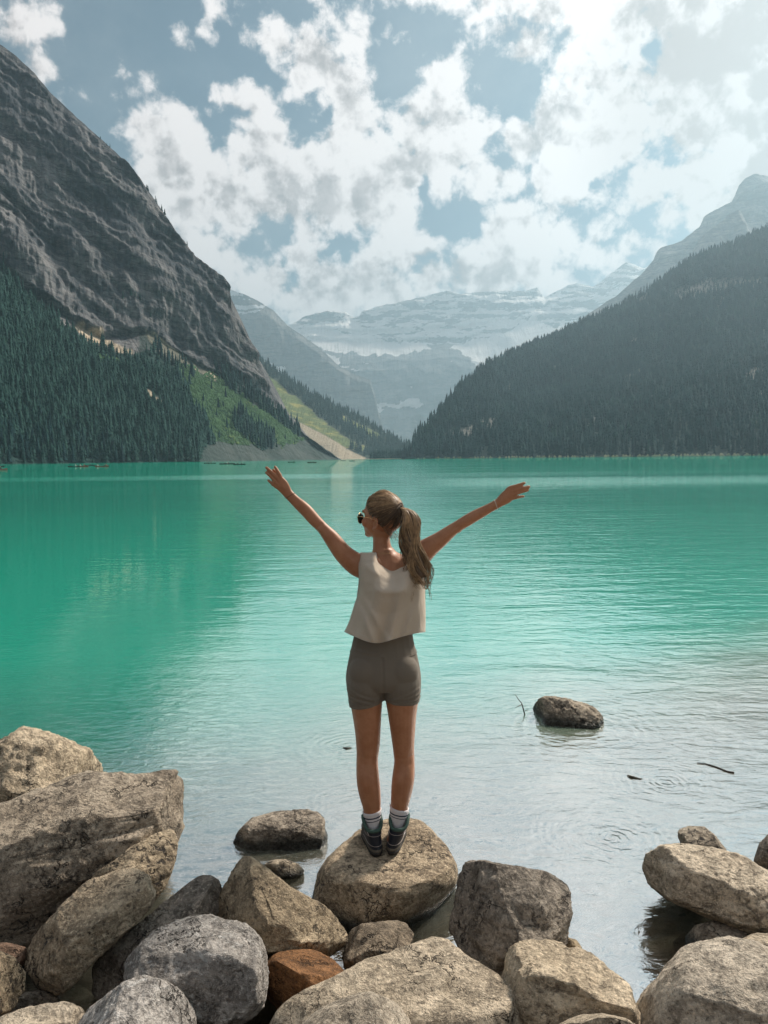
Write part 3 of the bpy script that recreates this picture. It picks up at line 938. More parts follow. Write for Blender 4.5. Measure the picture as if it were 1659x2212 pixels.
# valley floor at the head of the lake
vf = [at(690, 992.6, 1930), at(790, 991.2, 1985), at(905, 990.6, 1985), at(1010, 988, 2100), at(1200, 985, 4900), at(600, 985, 4900)]
V_ = [(p[0], p[1], 0.6) for p in vf]
vo = mesh_obj('valley_floor', V_ + [(p[0], p[1], -4) for p in vf], [(0, 1, 2, 3, 4, 5)] + [(i, (i + 1) % 6, 6 + (i + 1) % 6, 6 + i) for i in range(6)],
              simple_mat('delta_gravel', (0.50, 0.42, 0.32), 0.95, scale=0.05, var=0.35), smooth=False)
tag(vo, kind='structure')


def water_mat():
    m = bpy.data.materials.new('glacial_water')
    m.use_nodes = True
    g = NT(m.node_tree)
    out = g.new('ShaderNodeOutputMaterial')
    pos = g.new('ShaderNodeNewGeometry').outputs['Position']
    sp = g.new('ShaderNodeSeparateXYZ'); g.put(sp.inputs[0], pos)
    x, y = sp.outputs[0], sp.outputs[1]
    # depth of the bed below: the same plane the bed is built on
    depth = g.math('MULTIPLY', g.math('SUBTRACT', g.math('SUBTRACT', y, 2.25), g.math('MULTIPLY', x, 0.12)), 0.20)
    dn = g.math('ADD', depth, g.math('MULTIPLY', g.math('SUBTRACT', g.noise(pos, 0.9, 4, 0.6), 0.5), 0.25))
    opac = g.ramp(dn, 0.05, 1.25, 0.0, 1.0, smooth=False)
    wid = g.noise(g.scale(pos, (0.004, 0.02, 1)), 1.0, 4, 0.6)
    body = g.mix(g.ramp(g.math('ADD', dn, g.math('MULTIPLY', x, -0.10)), 0.30, 1.0), (0.62, 0.52, 0.41), (0.002, 0.54, 0.35))
    body = g.mix(g.ramp(wid, 0.35, 0.7), body, (0.0015, 0.43, 0.29))
    # waves: long swell, wind ripples, fine wrinkles
    r2 = g.vec('LENGTH', g.vec('SUBTRACT', pos, tuple(CAM)))
    swell = g.noise(g.scale(pos, (0.55, 1.6, 1)), 1.0, 3, 0.5, 0.6)
    rip = g.noise(g.scale(pos, (3.6, 6.4, 1)), 1.0, 3, 0.45, 0.8)
    fine = g.noise(g.scale(pos, (8.0, 14.0, 1)), 1.0, 4, 0.6, 1.2)
    far = g.noise(g.scale(pos, (0.10, 0.42, 1)), 1.0, 5, 0.6)
    calm = g.ramp(g.math('ADD', x, g.math('MULTIPLY', y, 0.28)), -0.3, 3.2, 0.28, 1.0)
    h = g.math('MULTIPLY', swell, 0.022)
    h = g.math('ADD', h, g.math('MULTIPLY', rip, 0.0090))
    h = g.math('MULTIPLY', h, calm)
    nearw = g.ramp(r2, 4.0, 14.0, 1.0, 0.0)
    h = g.math('ADD', h, g.math('MULTIPLY', fine, g.math('MULTIPLY', nearw, 0.0046)))
    gust = g.ramp(g.noise(g.scale(pos, (0.004, 0.030, 1)), 1.0, 3, 0.5), 0.42, 0.62, 0.45, 1.7)
    h = g.math('ADD', h, g.math('MULTIPLY', far, g.math('MULTIPLY', gust, g.ramp(r2, 6, 60, 0.004, 0.07))))
    # a breeze patch that roughens the water on the right, and a thin one on the left
    chop = g.noise(g.scale(pos, (1.1, 2.6, 1)), 1.0, 3, 0.6, 0.5)
    yb = g.math('ADD', y, g.math('MULTIPLY', g.math('SUBTRACT', wid, 0.5), 30.0))
    pa = g.math('MULTIPLY', g.ramp(g.math('ABSOLUTE', g.math('SUBTRACT', yb, 66.0)), 4.0, 20.0, 1.0, 0.0), g.ramp(x, -1.0, 10.0))
    pb = g.math('MULTIPLY', g.ramp(g.math('ABSOLUTE', g.math('SUBTRACT', yb, 95.0)), 3.0, 16.0, 1.0, 0.0), g.ramp(x, -8.0, -2.0, 1.0, 0.3))
    h = g.math('ADD', h, g.math('MULTIPLY', chop, g.math('MULTIPLY', g.math('MAXIMUM', pa, pb), 0.13)))
    # rings round stones and fallen drops
    for (u, v, k, amp, rad) in RINGS:
        c = on_plane(u, v)
        dd = g.vec('DISTANCE', pos, (float(c[0]), float(c[1]), 0.0))
        dd = g.math('ADD', dd, g.math('MULTIPLY', g.math('SUBTRACT', g.noise(pos, 3.5, 4, 0.6), 0.5), 0.22))
        rg = g.math('MULTIPLY', g.math('SINE', g.math('MULTIPLY', dd, k)), g.math('MULTIPLY', g.math('EXPONENT', g.math('MULTIPLY', dd, -1.0 / rad)), g.math('MULTIPLY', g.ramp(g.noise(pos, 2.6, 3, 0.6), 0.30, 0.52), amp)))
        h = g.math('ADD', h, rg)
    nrm = g.bump(h, 1.0, 1.0)
    dif = g.new('ShaderNodeBsdfDiffuse'); g.put(dif.inputs[0], body)
    trn = g.new('ShaderNodeBsdfTransparent'); g.put(trn.inputs[0], (0.80, 0.88, 0.84, 1))
    under = g.new('ShaderNodeMixShader')
    g.put(under.inputs[0], opac); g.put(under.inputs[1], trn.outputs[0]); g.put(under.inputs[2], dif.outputs[0])
    gls = g.new('ShaderNodeBsdfGlossy')
    g.put(gls.inputs['Color'], (1, 1, 1, 1)); gls.inputs['Roughness'].default_value = 0.02
    g.put(gls.inputs['Normal'], nrm)
    fr = g.new('ShaderNodeFresnel'); fr.inputs['IOR'].default_value = 4.2
    g.put(fr.inputs['Normal'], nrm)
    fac = g.math('MINIMUM', g.math('POWER', fr.outputs[0], 0.43), 0.84)
    mx = g.new('ShaderNodeMixShader')
    g.put(mx.inputs[0], fac); g.put(mx.inputs[1], under.outputs[0]); g.put(mx.inputs[2], gls.outputs[0])
    m.node_tree.links.new(mx.outputs[0], out.inputs[0])
    return m


RINGS = [(750, 1612, 95, 0.0018, 0.30), (770, 1735, 120, 0.0013, 0.22), (1330, 1810, 110, 0.0019, 0.22), (1440, 1690, 120, 0.0014, 0.20), (1235, 1570, 70, 0.0018, 0.5)]
wx = np.array([-7000, -60, -9, 9, 60, 7000.0]); wy = np.array([0.9, 12, 60, 400, 2600, 6000.0])
X, Y = np.meshgrid(wx, wy)
me = fast_mesh('water', np.stack([X, Y, X * 0], -1).reshape(-1, 3), grid_faces(*X.shape))
tag(link_mesh('water', me, water_mat()), kind='structure')
# ------------------------------------------------------------------ boulders on the shore
def rock_mat(name, a, b, pit=(0.035, 0.03, 0.027), grain=1.0, pits=0.5, vein=0.0, crack=1.0):
    m, g, bs, out = new_mat(name)
    tc = g.new('ShaderNodeTexCoord').outputs['Object']
    rnd = g.new('ShaderNodeObjectInfo').outputs['Random']
    co = g.vec('ADD', tc, g.vec('SCALE', (7.1, 3.3, 5.7), scale=g.math('MULTIPLY', rnd, 9.0)))
    pos = g.new('ShaderNodeNewGeometry').outputs['Position']
    sp = g.new('ShaderNodeSeparateXYZ'); g.put(sp.inputs[0], pos)
    big = g.noise(co, 3.2 * grain, 6, 0.62, 0.4)
    st = g.noise(g.scale(co, (9, 9, 24)), 1.0 * grain, 6, 0.65, 0.6)
    mid = g.noise(co, 17 * grain, 7, 0.68, 0.3)
    fin = g.noise(co, 75 * grain, 4, 0.7)
    c = g.mix(g.ramp(big, 0.34, 0.66), a, b)
    c = g.mix(g.ramp(mid, 0.41, 0.56, 0.6, 0.0), c, tuple(x * 0.42 for x in a))
    c = g.mix(g.ramp(st, 0.55, 0.72, 0.0, 0.5), c, tuple(min(1, x * 1.3) for x in b))
    # dark lichen and pitting
    pn = g.noise(co, 26 * grain, 5, 0.72, 0.8)
    zone = g.ramp(g.noise(co, 4.5 * grain, 4, 0.6), 0.42, 0.60)
    pm = g.math('MULTIPLY', g.ramp(pn, 0.53, 0.60), g.math('MULTIPLY', zone, pits), clamp=True)
    c = g.mix(pm, c, pit)
    c = g.mix(g.ramp(fin, 0.36, 0.46, 0.55, 0.0), c, pit)
    c = g.mix(g.ramp(fin, 0.54, 0.66, 0.0, 0.5), c, tuple(min(1, x * 1.5) for x in b))
    if vein:
        c = g.mix(g.math('MULTIPLY', g.ramp(g.noise(co, 6, 6, 0.7, 2.5), 0.56, 0.66), vein), c, (0.62, 0.60, 0.57))
    # every stone has its own tone
    hs = g.new('ShaderNodeHueSaturation'); g.put(hs.inputs['Color'], c)
    g.put(hs.inputs['Saturation'], g.math('MULTIPLY_ADD', g.math('FRACT', g.math('MULTIPLY', rnd, 7.3)), 0.45, 0.75)); g.put(hs.inputs['Value'], g.math('MULTIPLY_ADD', rnd, 0.35, 1.0))
    c = hs.outputs[0]
    # cracks
    wv = g.vec('ADD', co, g.vec('SCALE', g.vec('SUBTRACT', g.noise_col(co, 5.0, 5, 0.65), (0.5, 0.5, 0.5)), scale=0.45))
    ck = g.voronoi(g.scale(wv, (1.0, 1.0, 1.8)), 3.2 * grain, 'DISTANCE_TO_EDGE')
    ckm = g.math('MULTIPLY', g.ramp(ck, 0.0, 0.028, 1.0, 0.0), g.ramp(g.noise(co, 3.7, 3, 0.5), 0.50, 0.62))
    c = g.mix(g.math('MULTIPLY', ckm, 0.9 * crack), c, tuple(x * 0.5 for x in pit))
    # water mark: stone stays dark and smooth where the lake wets it
    wz = g.math('ADD', sp.outputs[2], g.math('MULTIPLY', g.math('SUBTRACT', big, 0.5), 0.08))
    wet = g.ramp(wz, 0.03, 0.085, 1.0, 0.0)
    c = g.mix(wet, c, g.mix(1.0, c, (0.20, 0.23, 0.24), 'MULTIPLY'))
    g.put(bs.inputs['Base Color'], c)
    g.put(bs.inputs['Roughness'], g.math('MULTIPLY_ADD', wet, -0.55, 0.88))
    bs.inputs['Specular IOR Level'].default_value = 0.25
    h = g.math('MULTIPLY', mid, 1.3)
    h = g.math('ADD', h, g.math('MULTIPLY', fin, 0.42))
    h = g.math('ADD', h, g.math('MULTIPLY', st, 0.6))
    h = g.math('SUBTRACT', h, g.math('MULTIPLY', pm, 0.35))
    h = g.math('SUBTRACT', h, g.math('MULTIPLY', ckm, 0.8))
    g.put(bs.inputs['Normal'], g.bump(h, 1.0, 0.030))
    return m


ROCKM = {
    'tan': rock_mat('tan_rock', (0.27, 0.212, 0.150), (0.50, 0.405, 0.295), pits=0.9),
    'sand': rock_mat('sandy_rock', (0.38, 0.305, 0.215), (0.58, 0.475, 0.345), pits=0.5, crack=0.9),
    'grey': rock_mat('grey_rock', (0.24, 0.21, 0.18), (0.45, 0.40, 0.35), pits=0.85, vein=0.35),
    'pale': rock_mat('pale_grey_rock', (0.29, 0.262, 0.235), (0.52, 0.475, 0.43), pits=0.55, vein=0.6),
    'dark': rock_mat('dark_rock', (0.19, 0.155, 0.118), (0.39, 0.32, 0.24), pits=0.8),
    'brown': rock_mat('brown_rock', (0.26, 0.205, 0.14), (0.44, 0.355, 0.25), pits=1.0),
    'rust': rock_mat('rust_rock', (0.16, 0.088, 0.050), (0.27, 0.155, 0.090), pits=0.25, crack=0.5),
}


def ico(n):
    bm = bmesh.new()
    bmesh.ops.create_icosphere(bm, subdivisions=n, radius=1.0)
    bm.verts.ensure_lookup_table()
    V = np.array([v.co[:] for v in bm.verts])
    F = np.array([[v.index for v in f.verts] for f in bm.faces])
    bm.free()
    return V, F


ICO = {n: ico(n) for n in (4, 5, 6)}


def boulder(outline, Y, D, mat, label, e=0.8, facets=(), nf=12, seed=1, rough=1.0, sub=6, clipz=None, group=None, cut=(0.70, 0.92), name='boulder'):
    """a stone: its outline as seen from the shore, its own depth, broken facets and weathered relief"""
    o = np.array(outline, float)
    cx, cy = (o.min(0) + o.max(0)) / 2
    cx = 0.5 * cx + 0.5 * o[:, 0].mean(); cy = 0.5 * cy + 0.5 * o[:, 1].mean()
    C = at(cx, cy, Y)
    w = ray(cx, cy); w = w / np.linalg.norm(w)
    rt = np.cross(w, [0, 0, 1.0]); rt /= np.linalg.norm(rt)
    up = np.cross(rt, w)
    ab = []
    m = len(o)
    for i in range(m):
        for t in np.linspace(0, 1, 12, endpoint=False):
            p = o[i] * (1 - t) + o[(i + 1) % m] * t
            d = ray(*p)
            q = CAM + d * (np.dot(C - CAM, w) / np.dot(d, w)) - C
            ab.append((q @ rt, q @ up))
    ab = np.array(ab)
    ph = np.arctan2(ab[:, 1], ab[:, 0]); rr = np.hypot(ab[:, 0], ab[:, 1])
    s = np.argsort(ph)
    grid = np.linspace(-np.pi, np.pi, 361)
    Rg = np.interp(grid, np.concatenate([ph[s] - 2 * np.pi, ph[s], ph[s] + 2 * np.pi]), np.tile(rr[s], 3))
    k = np.exp(-0.5 * (np.arange(-8, 9) / 3.0) ** 2); k /= k.sum()
    Rg = np.convolve(np.concatenate([Rg[-9:-1], Rg, Rg[1:9]]), k, 'valid')
    V, F = ICO[sub]
    phi = np.arctan2(V[:, 1], V[:, 0])
    sxy = np.hypot(V[:, 0], V[:, 1]); cz = V[:, 2]
    Rv = np.interp(phi, grid, Rg)
    f = np.abs(sxy) ** e; gz = np.sign(cz) * np.abs(cz) ** e
    nrm = (f ** (2 / e) + np.abs(gz) ** (2 / e)) ** (e / 2)
    a = Rv * f / nrm; dz = D * gz / nrm
    L = np.stack([a * np.cos(phi), a * np.sin(phi), dz], -1)
    size = Rg.mean()
    rg = np.random.RandomState(seed)
    pl = list(facets)
    for _ in range(nf):
        n = rg.normal(size=3); n[2] = abs(n[2]) * 0.9 + 0.25
        pl.append((n[0], n[1], n[2], rg.uniform(*cut)))
    for (nx, ny, nz, fr) in pl:
        n = np.array([nx, ny, nz], float); n /= np.linalg.norm(n)
        dd = L @ n
        h = fr * np.percentile(dd, 99.7)
        sw = 0.013 * size
        ov = sw * np.log1p(np.exp(np.clip((dd - h) / sw, -30, 30)))
        L = L - ov[:, None] * n
    Wd = C + L[:, :1] * rt + L[:, 1:2] * up - L[:, 2:3] * w
    rad = Wd - C; rl = np.linalg.norm(rad, axis=1, keepdims=True); rad = rad / np.maximum(rl, 1e-6)
    q = Wd / max(size, 0.1) + seed * 3.7
    disp = 0.060 * fbm(q * 1.7, 4, 0.55) + 0.020 * np.tanh(5 * perlin(q * np.array([1.9, 1.9, 3.6]) + 0.5 * fbm(q * 3, 3)[:, None])) + 0.045 * fbm(q * np.array([3.2, 3.2, 7.0]), 6, 0.62, ridged=True) + 0.022 * fbm(q * 13, 4, 0.65)
    Wd = Wd + rad * (disp * size * rough)[:, None]
    if clipz is not None:
        ov = Wd[:, 2] - clipz
        Wd[:, 2] = np.where(ov > -0.05, clipz - 0.05 + 0.05 * np.tanh((ov + 0.05) / 0.05) + 0.004 * fbm(Wd * 30, 3), Wd[:, 2])
    me = fast_mesh(name, Wd - C, F)
    ob = link_mesh(name, me, ROCKM[mat])
    ob.location = C
    tag(ob, label, 'rock', group or 'rocks along the lake shore')
    return ob


def z2(*p):
    return [(x * 0.5, 1526.3 + y * 0.5) for x, y in p]


def z3(*p):
    return [(829.5 + x * 0.5, 1526.3 + y * 0.5) for x, y in p]


boulder(z2((-220, 330), (-120, 210), (0, 165), (60, 115), (115, 92), (165, 100), (240, 135), (310, 165), (380, 195), (430, 240), (462, 300), (440, 420), (330, 520), (120, 590), (-100, 600), (-230, 480)),
        4.25, 0.55, 'sand', 'rounded sandy boulder farthest back on the left, behind the big slab', 0.85, [(0.1, 0.8, 0.6, 0.78)], 8, 11)
boulder(z2((-330, 620), (-140, 500), (90, 400), (200, 352), (330, 298), (460, 302), (580, 308), (700, 284), (752, 284), (772, 335), (768, 430), (758, 560), (700, 700), (560, 800), (380, 880), (240, 960), (110, 1040), (-60, 1060), (-300, 1010)),
        3.42, 0.62, 'tan', 'huge tan slab with sloping flat top, largest rock on the left', 0.62, [(-0.02, 0.78, 0.62, 0.60), (0.10, -0.35, 0.93, 0.62), (0.9, -0.1, 0.45, 0.86)], 5, 21, cut=(0.82, 0.95))
boulder(z2((385, 760), (420, 715), (500, 668), (560, 620), (620, 580), (690, 542), (750, 530), (765, 570), (755, 660), (738, 720), (700, 790), (650, 860), (560, 900), (450, 900)),
        3.08, 0.13, 'brown', 'thin brown slab standing on edge against the huge tan slab', 0.6, [(0.25, 0.5, 0.8, 0.6)], 4, 31)
boulder(z2((95, 1085), (150, 985), (250, 880), (380, 760), (500, 712), (590, 698), (628, 728), (662, 810), (650, 865), (600, 925), (500, 1005), (400, 1105), (330, 1185), (268, 1245), (185, 1225), (112, 1140)),
        2.74, 0.22, 'tan', 'long oblong stone tilted up to the right, leaning on the big slab', 0.62, [(-0.25, 0.75, 0.6, 0.66), (0.3, -0.5, 0.8, 0.68)], 5, 41)
boulder(z2((405, 1260), (402, 1110), (460, 1055), (650, 900), (790, 785), (880, 722), (930, 748), (965, 800), (960, 880), (930, 960), (800, 1060), (640, 1140), (540, 1240)),
        2.86, 0.20, 'dark', 'dark speckled wedge of rock between the oblong stone and the pale boulder', 0.6, [(-0.3, 0.7, 0.6, 0.6)], 5, 51)
boulder(z2((912, 910), (945, 835), (985, 760), (1010, 700), (1040, 652), (1076, 646), (1150, 705), (1250, 785), (1380, 852), (1450, 912), (1492, 962), (1498, 1025), (1440, 1075), (1300, 1110), (1150, 1150), (1010, 1100), (930, 1000)),
        2.95, 0.30, 'brown', 'pyramid-shaped brown boulder with a pointed top and pitted side', 0.72, [(-0.75, 0.1, 0.66, 0.62), (0.35, 0.55, 0.75, 0.66), (0.2, -0.3, 0.93, 0.80)], 4, 61)
boulder(z2((545, 1100), (560, 1075), (600, 1040), (680, 962), (800, 916), (900, 904), (960, 926), (1040, 930), (1100, 988), (1138, 1060), (1143, 1200), (1132, 1280), (1080, 1340), (980, 1378), (840, 1400), (700, 1370), (600, 1280), (555, 1190)),
        2.50, 0.27, 'pale', 'pale grey boulder with whitish veins and a broken front face', 0.68, [(0.05, 0.85, 0.5, 0.66), (-0.1, -0.25, 0.95, 0.72)], 6, 71)
boulder(z2((1130, 1130), (1180, 1075), (1270, 1050), (1370, 1052), (1430, 1088), (1490, 1150), (1480, 1230), (1420, 1300), (1300, 1370), (1190, 1350), (1135, 1250)),
        2.66, 0.22, 'rust', 'rounded rust-brown stone wedged below the pyramid boulder', 0.88, [], 4, 81, rough=0.7)
boulder(z2((1012, 590), (1040, 530), (1100, 482), (1200, 455), (1300, 448), (1370, 458), (1402, 490), (1398, 535), (1412, 560), (1396, 610), (1370, 670), (1250, 720), (1120, 700), (1030, 650)),
        4.12, 0.24, 'dark', 'dark wet rock standing alone in the water left of the woman', 0.66, [(0.05, 0.8, 0.6, 0.66), (0, -0.3, 0.95, 0.74)], 6, 91)
boulder(z2((1130, 690), (1170, 664), (1230, 660), (1290, 680), (1320, 715), (1270, 745), (1180, 745)), 3.72, 0.09, 'brown', 'small brown stone just under the surface before the dark wet rock', 0.9, [], 3, 95, sub=4)
boulder(z2((310, 1400), (340, 1345), (380, 1298), (480, 1230), (560, 1190), (620, 1166), (700, 1184), (775, 1232), (832, 1292), (862, 1390), (850, 1500), (600, 1560), (350, 1520)),
        2.20, 0.24, 'pale', 'pale grey stone at the bottom edge in front of the pale veined boulder', 0.8, [(-0.1, 0.8, 0.6, 0.72)], 6, 101)
boulder(z2((-80, 1400), (0, 1345), (120, 1300), (280, 1278), (340, 1300), (365, 1340), (360, 1450), (200, 1520), (-60, 1500)), 2.28, 0.20, 'sand', 'flat sandy stone in the bottom left corner', 0.7, [(0, 0.8, 0.6, 0.6)], 4, 111, sub=5)
boulder(z2((-120, 1090), (-40, 1030), (30, 1022), (110, 1042), (118, 1090), (70, 1150), (-60, 1190)), 2.72, 0.14, 'rust', 'small brown stone wedged under the huge slab at the left edge', 0.8, [], 4, 121, sub=5)
boulder(z2((-180, 1150), (-80, 1070), (0, 1058), (60, 1088), (108, 1150), (104, 1225), (45, 1312), (0, 1340), (-120, 1350)), 2.42, 0.18, 'tan', 'knobbly tan stone cut by the left edge, above the flat sandy one', 0.8, [], 7, 131, sub=5)
boulder(z2((-20, 1350), (30, 1285), (110, 1235), (200, 1225), (260, 1260), (230, 1330), (120, 1400)), 2.62, 0.15, 'dark', 'dark shadowed stone in the gap under the oblong stone', 0.8, [], 5, 135, sub=5)
boulder([(742, 2070), (750, 2016), (765, 2000), (830, 1990), (872, 1990), (891, 2018), (886, 2040), (855, 2075), (829, 2110), (770, 2125), (748, 2110)],
        2.98, 0.16, 'dark', 'small angular dark stone just below the rock the woman stands on', 0.62, [(0, 0.7, 0.7, 0.66)], 6, 141, sub=5)
STAND = boulder([(676, 1960), (681, 1925), (690, 1888), (720, 1843), (770, 1798), (812, 1769), (860, 1754), (902, 1760), (942, 1790), (966, 1830), (986, 1876), (982, 1912), (940, 1965), (890, 2010), (830, 2035), (760, 2040), (710, 2010)],
                3.66, 0.44, 'tan', 'domed tan rock in the water on which the woman stands', 0.78, [(0.0, 0.86, 0.5, 0.80)], 3, 151, rough=0.6, clipz=0.206, cut=(0.88, 0.97))
boulder([(560, 2290), (600, 2200), (618, 2170), (665, 2140), (725, 2115), (775, 2085), (829, 2065), (880, 2040), (940, 2022), (972, 2026), (996, 2056), (1032, 2082), (1095, 2123), (1120, 2200), (1110, 2320), (800, 2380)],
        2.42, 0.26, 'sand', 'broad flat sandy slab in the middle of the foreground', 0.5, [(0.04, 0.80, 0.60, 0.52)], 3, 161, rough=0.6, cut=(0.9, 0.97))
boulder([(630, 2240), (660, 2205), (700, 2176), (760, 2150), (800, 2145), (830, 2154), (860, 2170), (886, 2196), (905, 2240), (880, 2310), (700, 2320)],
        2.12, 0.22, 'sand', 'smooth sandy hump at the bottom edge before the flat slab', 0.85, [], 3, 171, rough=0.6)
boulder(z3((285, 960), (300, 890), (310, 820), (335, 722), (355, 684), (390, 674), (450, 680), (560, 700), (720, 720), (782, 768), (799, 830), (792, 920), (775, 1030), (700, 1120), (600, 1190), (515, 1200), (400, 1110), (310, 1020)),
        2.92, 0.30, 'dark', 'dark cube-like boulder with a furrowed left face, right of the woman', 0.52, [(-0.74, 0.12, 0.66, 0.60), (0.42, 0.42, 0.80, 0.64), (0.2, -0.6, 0.75, 0.84)], 3, 181, cut=(0.88, 0.96))
boulder(z3((500, 1240), (518, 1160), (530, 1085), (562, 1035), (640, 1016), (700, 1014), (760, 1030), (800, 1055), (850, 1045), (905, 1082), (980, 1150), (1042, 1200), (1064, 1255), (1090, 1320), (1095, 1420), (900, 1500), (640, 1500), (520, 1420)),
        2.42, 0.28, 'sand', 'blocky tan rock with a sloping top and dark undercut front', 0.55, [(0.08, 0.82, 0.56, 0.56), (-0.1, -0.45, 0.88, 0.66)], 5, 191, cut=(0.85, 0.95))
boulder(z3((720, 1410), (770, 1365), (850, 1334), (940, 1328), (1040, 1345), (1100, 1385), (1080, 1480), (800, 1500)), 2.10, 0.16, 'sand', 'low sandy stone at the bottom edge below the blocky tan rock', 0.8, [], 4, 201, sub=5)
boulder(z3((1050, 1420), (1085, 1330), (1120, 1250), (1200, 1150), (1290, 1060), (1370, 1020), (1480, 1006), (1600, 1020), (1700, 1070), (1790, 1160), (1830, 1320), (1760, 1500), (1400, 1580), (1120, 1540)),
        2.42, 0.40, 'sand', 'large rounded sandy boulder in the bottom right corner', 0.88, [(0.0, 0.8, 0.6, 0.84)], 5, 211, cut=(0.86, 0.97), rough=0.8)
boulder(z3((1118, 710), (1126, 660), (1145, 634), (1200, 606), (1300, 598), (1400, 614), (1480, 630), (1560, 660), (1659, 720), (1730, 770), (1760, 860), (1740, 960), (1659, 985), (1560, 975), (1450, 925), (1350, 885), (1240, 835), (1150, 775)),
        3.30, 0.27, 'sand', 'long pale boulder with a dark crack lying in the water at the right', 0.72, [(0.1, 0.75, 0.65, 0.74), (-0.1, -0.2, 0.97, 0.80)], 5, 221, cut=(0.84, 0.95))
boulder(z3((1270, 560), (1280, 528), (1320, 518), (1385, 520), (1432, 560), (1480, 625), (1470, 690), (1350, 680), (1300, 630)), 3.90, 0.17, 'brown', 'brown stone peeping out of the water behind the long pale boulder', 0.7, [(0, 0.7, 0.7, 0.7)], 5, 231, sub=5)
boulder(z3((1598, 670), (1618, 605), (1659, 552), (1710, 545), (1750, 620), (1740, 740), (1650, 730)), 3.60, 0.16, 'dark', 'dark stone at the right edge behind the long pale boulder', 0.75, [], 5, 241, sub=5)
boulder(z3((1300, 1000), (1345, 945), (1425, 926), (1520, 942), (1575, 990), (1540, 1040), (1400, 1060), (1320, 1040)), 3.14, 0.14, 'dark', 'low wet stone half under water below the long pale boulder', 0.85, [], 5, 251, sub=5)
boulder(z3((1520, 1020), (1590, 985), (1659, 974), (1740, 990), (1790, 1060), (1740, 1130), (1600, 1100)), 2.86, 0.17, 'sand', 'sandy stone at the right edge behind the large rounded boulder', 0.8, [], 5, 261, sub=5)
boulder(z3((770, 1020), (785, 995), (830, 1008), (856, 1045), (850, 1090), (790, 1090)), 2.80, 0.07, 'brown', 'small stone stuck behind the blocky tan rock at the water edge', 0.8, [], 5, 271, sub=4)
boulder([(1150, 1540), (1150, 1518), (1163, 1504), (1182, 1497), (1200, 1497), (1226, 1503), (1257, 1511), (1272, 1515), (1290, 1527), (1301, 1541), (1302, 1556), (1285, 1575), (1240, 1592), (1200, 1596), (1170, 1580), (1155, 1560)],
        6.05, 0.36, 'brown', 'mud-coloured humped rock far out in the shallow water on the right', 0.78, [(0.1, 0.8, 0.6, 0.78)], 7, 281, rough=1.3).location.z -= 0.035
boulder([(1348, 1672), (1358, 1674), (1380, 1680), (1394, 1683), (1392, 1697), (1376, 1697), (1360, 1686)], 4.86, 0.05, 'brown', 'tiny flat stone breaking the surface of the beige shallows', 0.8, [], 4, 291, sub=4)
boulder([(728, 1612), (742, 1600), (760, 1600), (772, 1614), (766, 1634), (744, 1640), (730, 1630)], 5.40, 0.06, 'brown', 'drowned stone whose tip breaks the surface beside her left knee', 0.8, [], 4, 301, sub=4).location.z -= 0.050

# twigs --------------------------------------------------------------
def tube_geo(pts, r0, r1, sides=6):
    pts = [np.array(p, float) for p in pts]
    V = []; F = []
    n = len(pts)
    for i, p in enumerate(pts):
        d = pts[min(i + 1, n - 1)] - pts[max(i - 1, 0)]
        d /= max(np.linalg.norm(d), 1e-9)
        a = np.cross(d, [0.3, 0.2, 0.93]); a /= max(np.linalg.norm(a), 1e-9)
        b = np.cross(d, a)
        r = r0 + (r1 - r0) * i / (n - 1)
        for s in range(sides):
            t = 2 * math.pi * s / sides
            V.append(p + r * (math.cos(t) * a + math.sin(t) * b))
    for i in range(n - 1):
        for s in range(sides):
            F.append((i * sides + s, i * sides + (s + 1) % sides, (i + 1) * sides + (s + 1) % sides, (i + 1) * sides + s))
    F.append(tuple(range(sides - 1, -1, -1)))
    F.append(tuple((n - 1) * sides + s for s in range(sides)))
    return V, F


def merge_geo(parts):
    V = []; F = []
    for v, f in parts:
        o = len(V)
        V += list(v)
        F += [tuple(i + o for i in q) for q in f]
    return V, F


m_twig = simple_mat('wet_twig_bark', (0.07, 0.055, 0.045), 0.7, scale=60)
b0 = on_plane(1137, 1543)
Yt = b0[1]
V_, F_ = merge_geo([tube_geo([b0 - np.array([0, 0, .05]), at(1130, 1530, Yt), at(1127, 1519, Yt + .02), at(1120, 1511, Yt + .03), at(1113, 1500, Yt + .05)], 0.006, 0.0022),
                    tube_geo([at(1127, 1522, Yt + .02), at(1121, 1525, Yt - .02), at(1113, 1529, Yt - .05)], 0.004, 0.0015),
                    tube_geo([at(1134, 1536, Yt), at(1138, 1534, Yt), at(1141, 1536, Yt)], 0.003, 0.0015)])
tag(mesh_obj('twig', V_, F_, m_twig), 'dark forked twig poking out of the water beside the humped rock', 'twig', 'twigs in the water')
p = [on_plane(u, v, 0.004) for u, v in ((1506, 1648), (1525, 1650), (1548, 1657), (1570, 1666), (1586, 1669))]
V_, F_ = tube_geo(p, 0.003, 0.006)
tag(mesh_obj('twig', V_, F_, m_twig), 'thin straight twig floating in the shallows at the right', 'twig', 'twigs in the water')
# ------------------------------------------------------------------ the woman on the rock
YW = 3.55
PXM = 1170.0                     # picture units of the close view per metre at her distance


def W(x, y, dy=0.0):
    return at(530.9 + x * 0.4, 982.1 + y * 0.4, YW + dy)


YV = np.array([0, 1.0, 0])


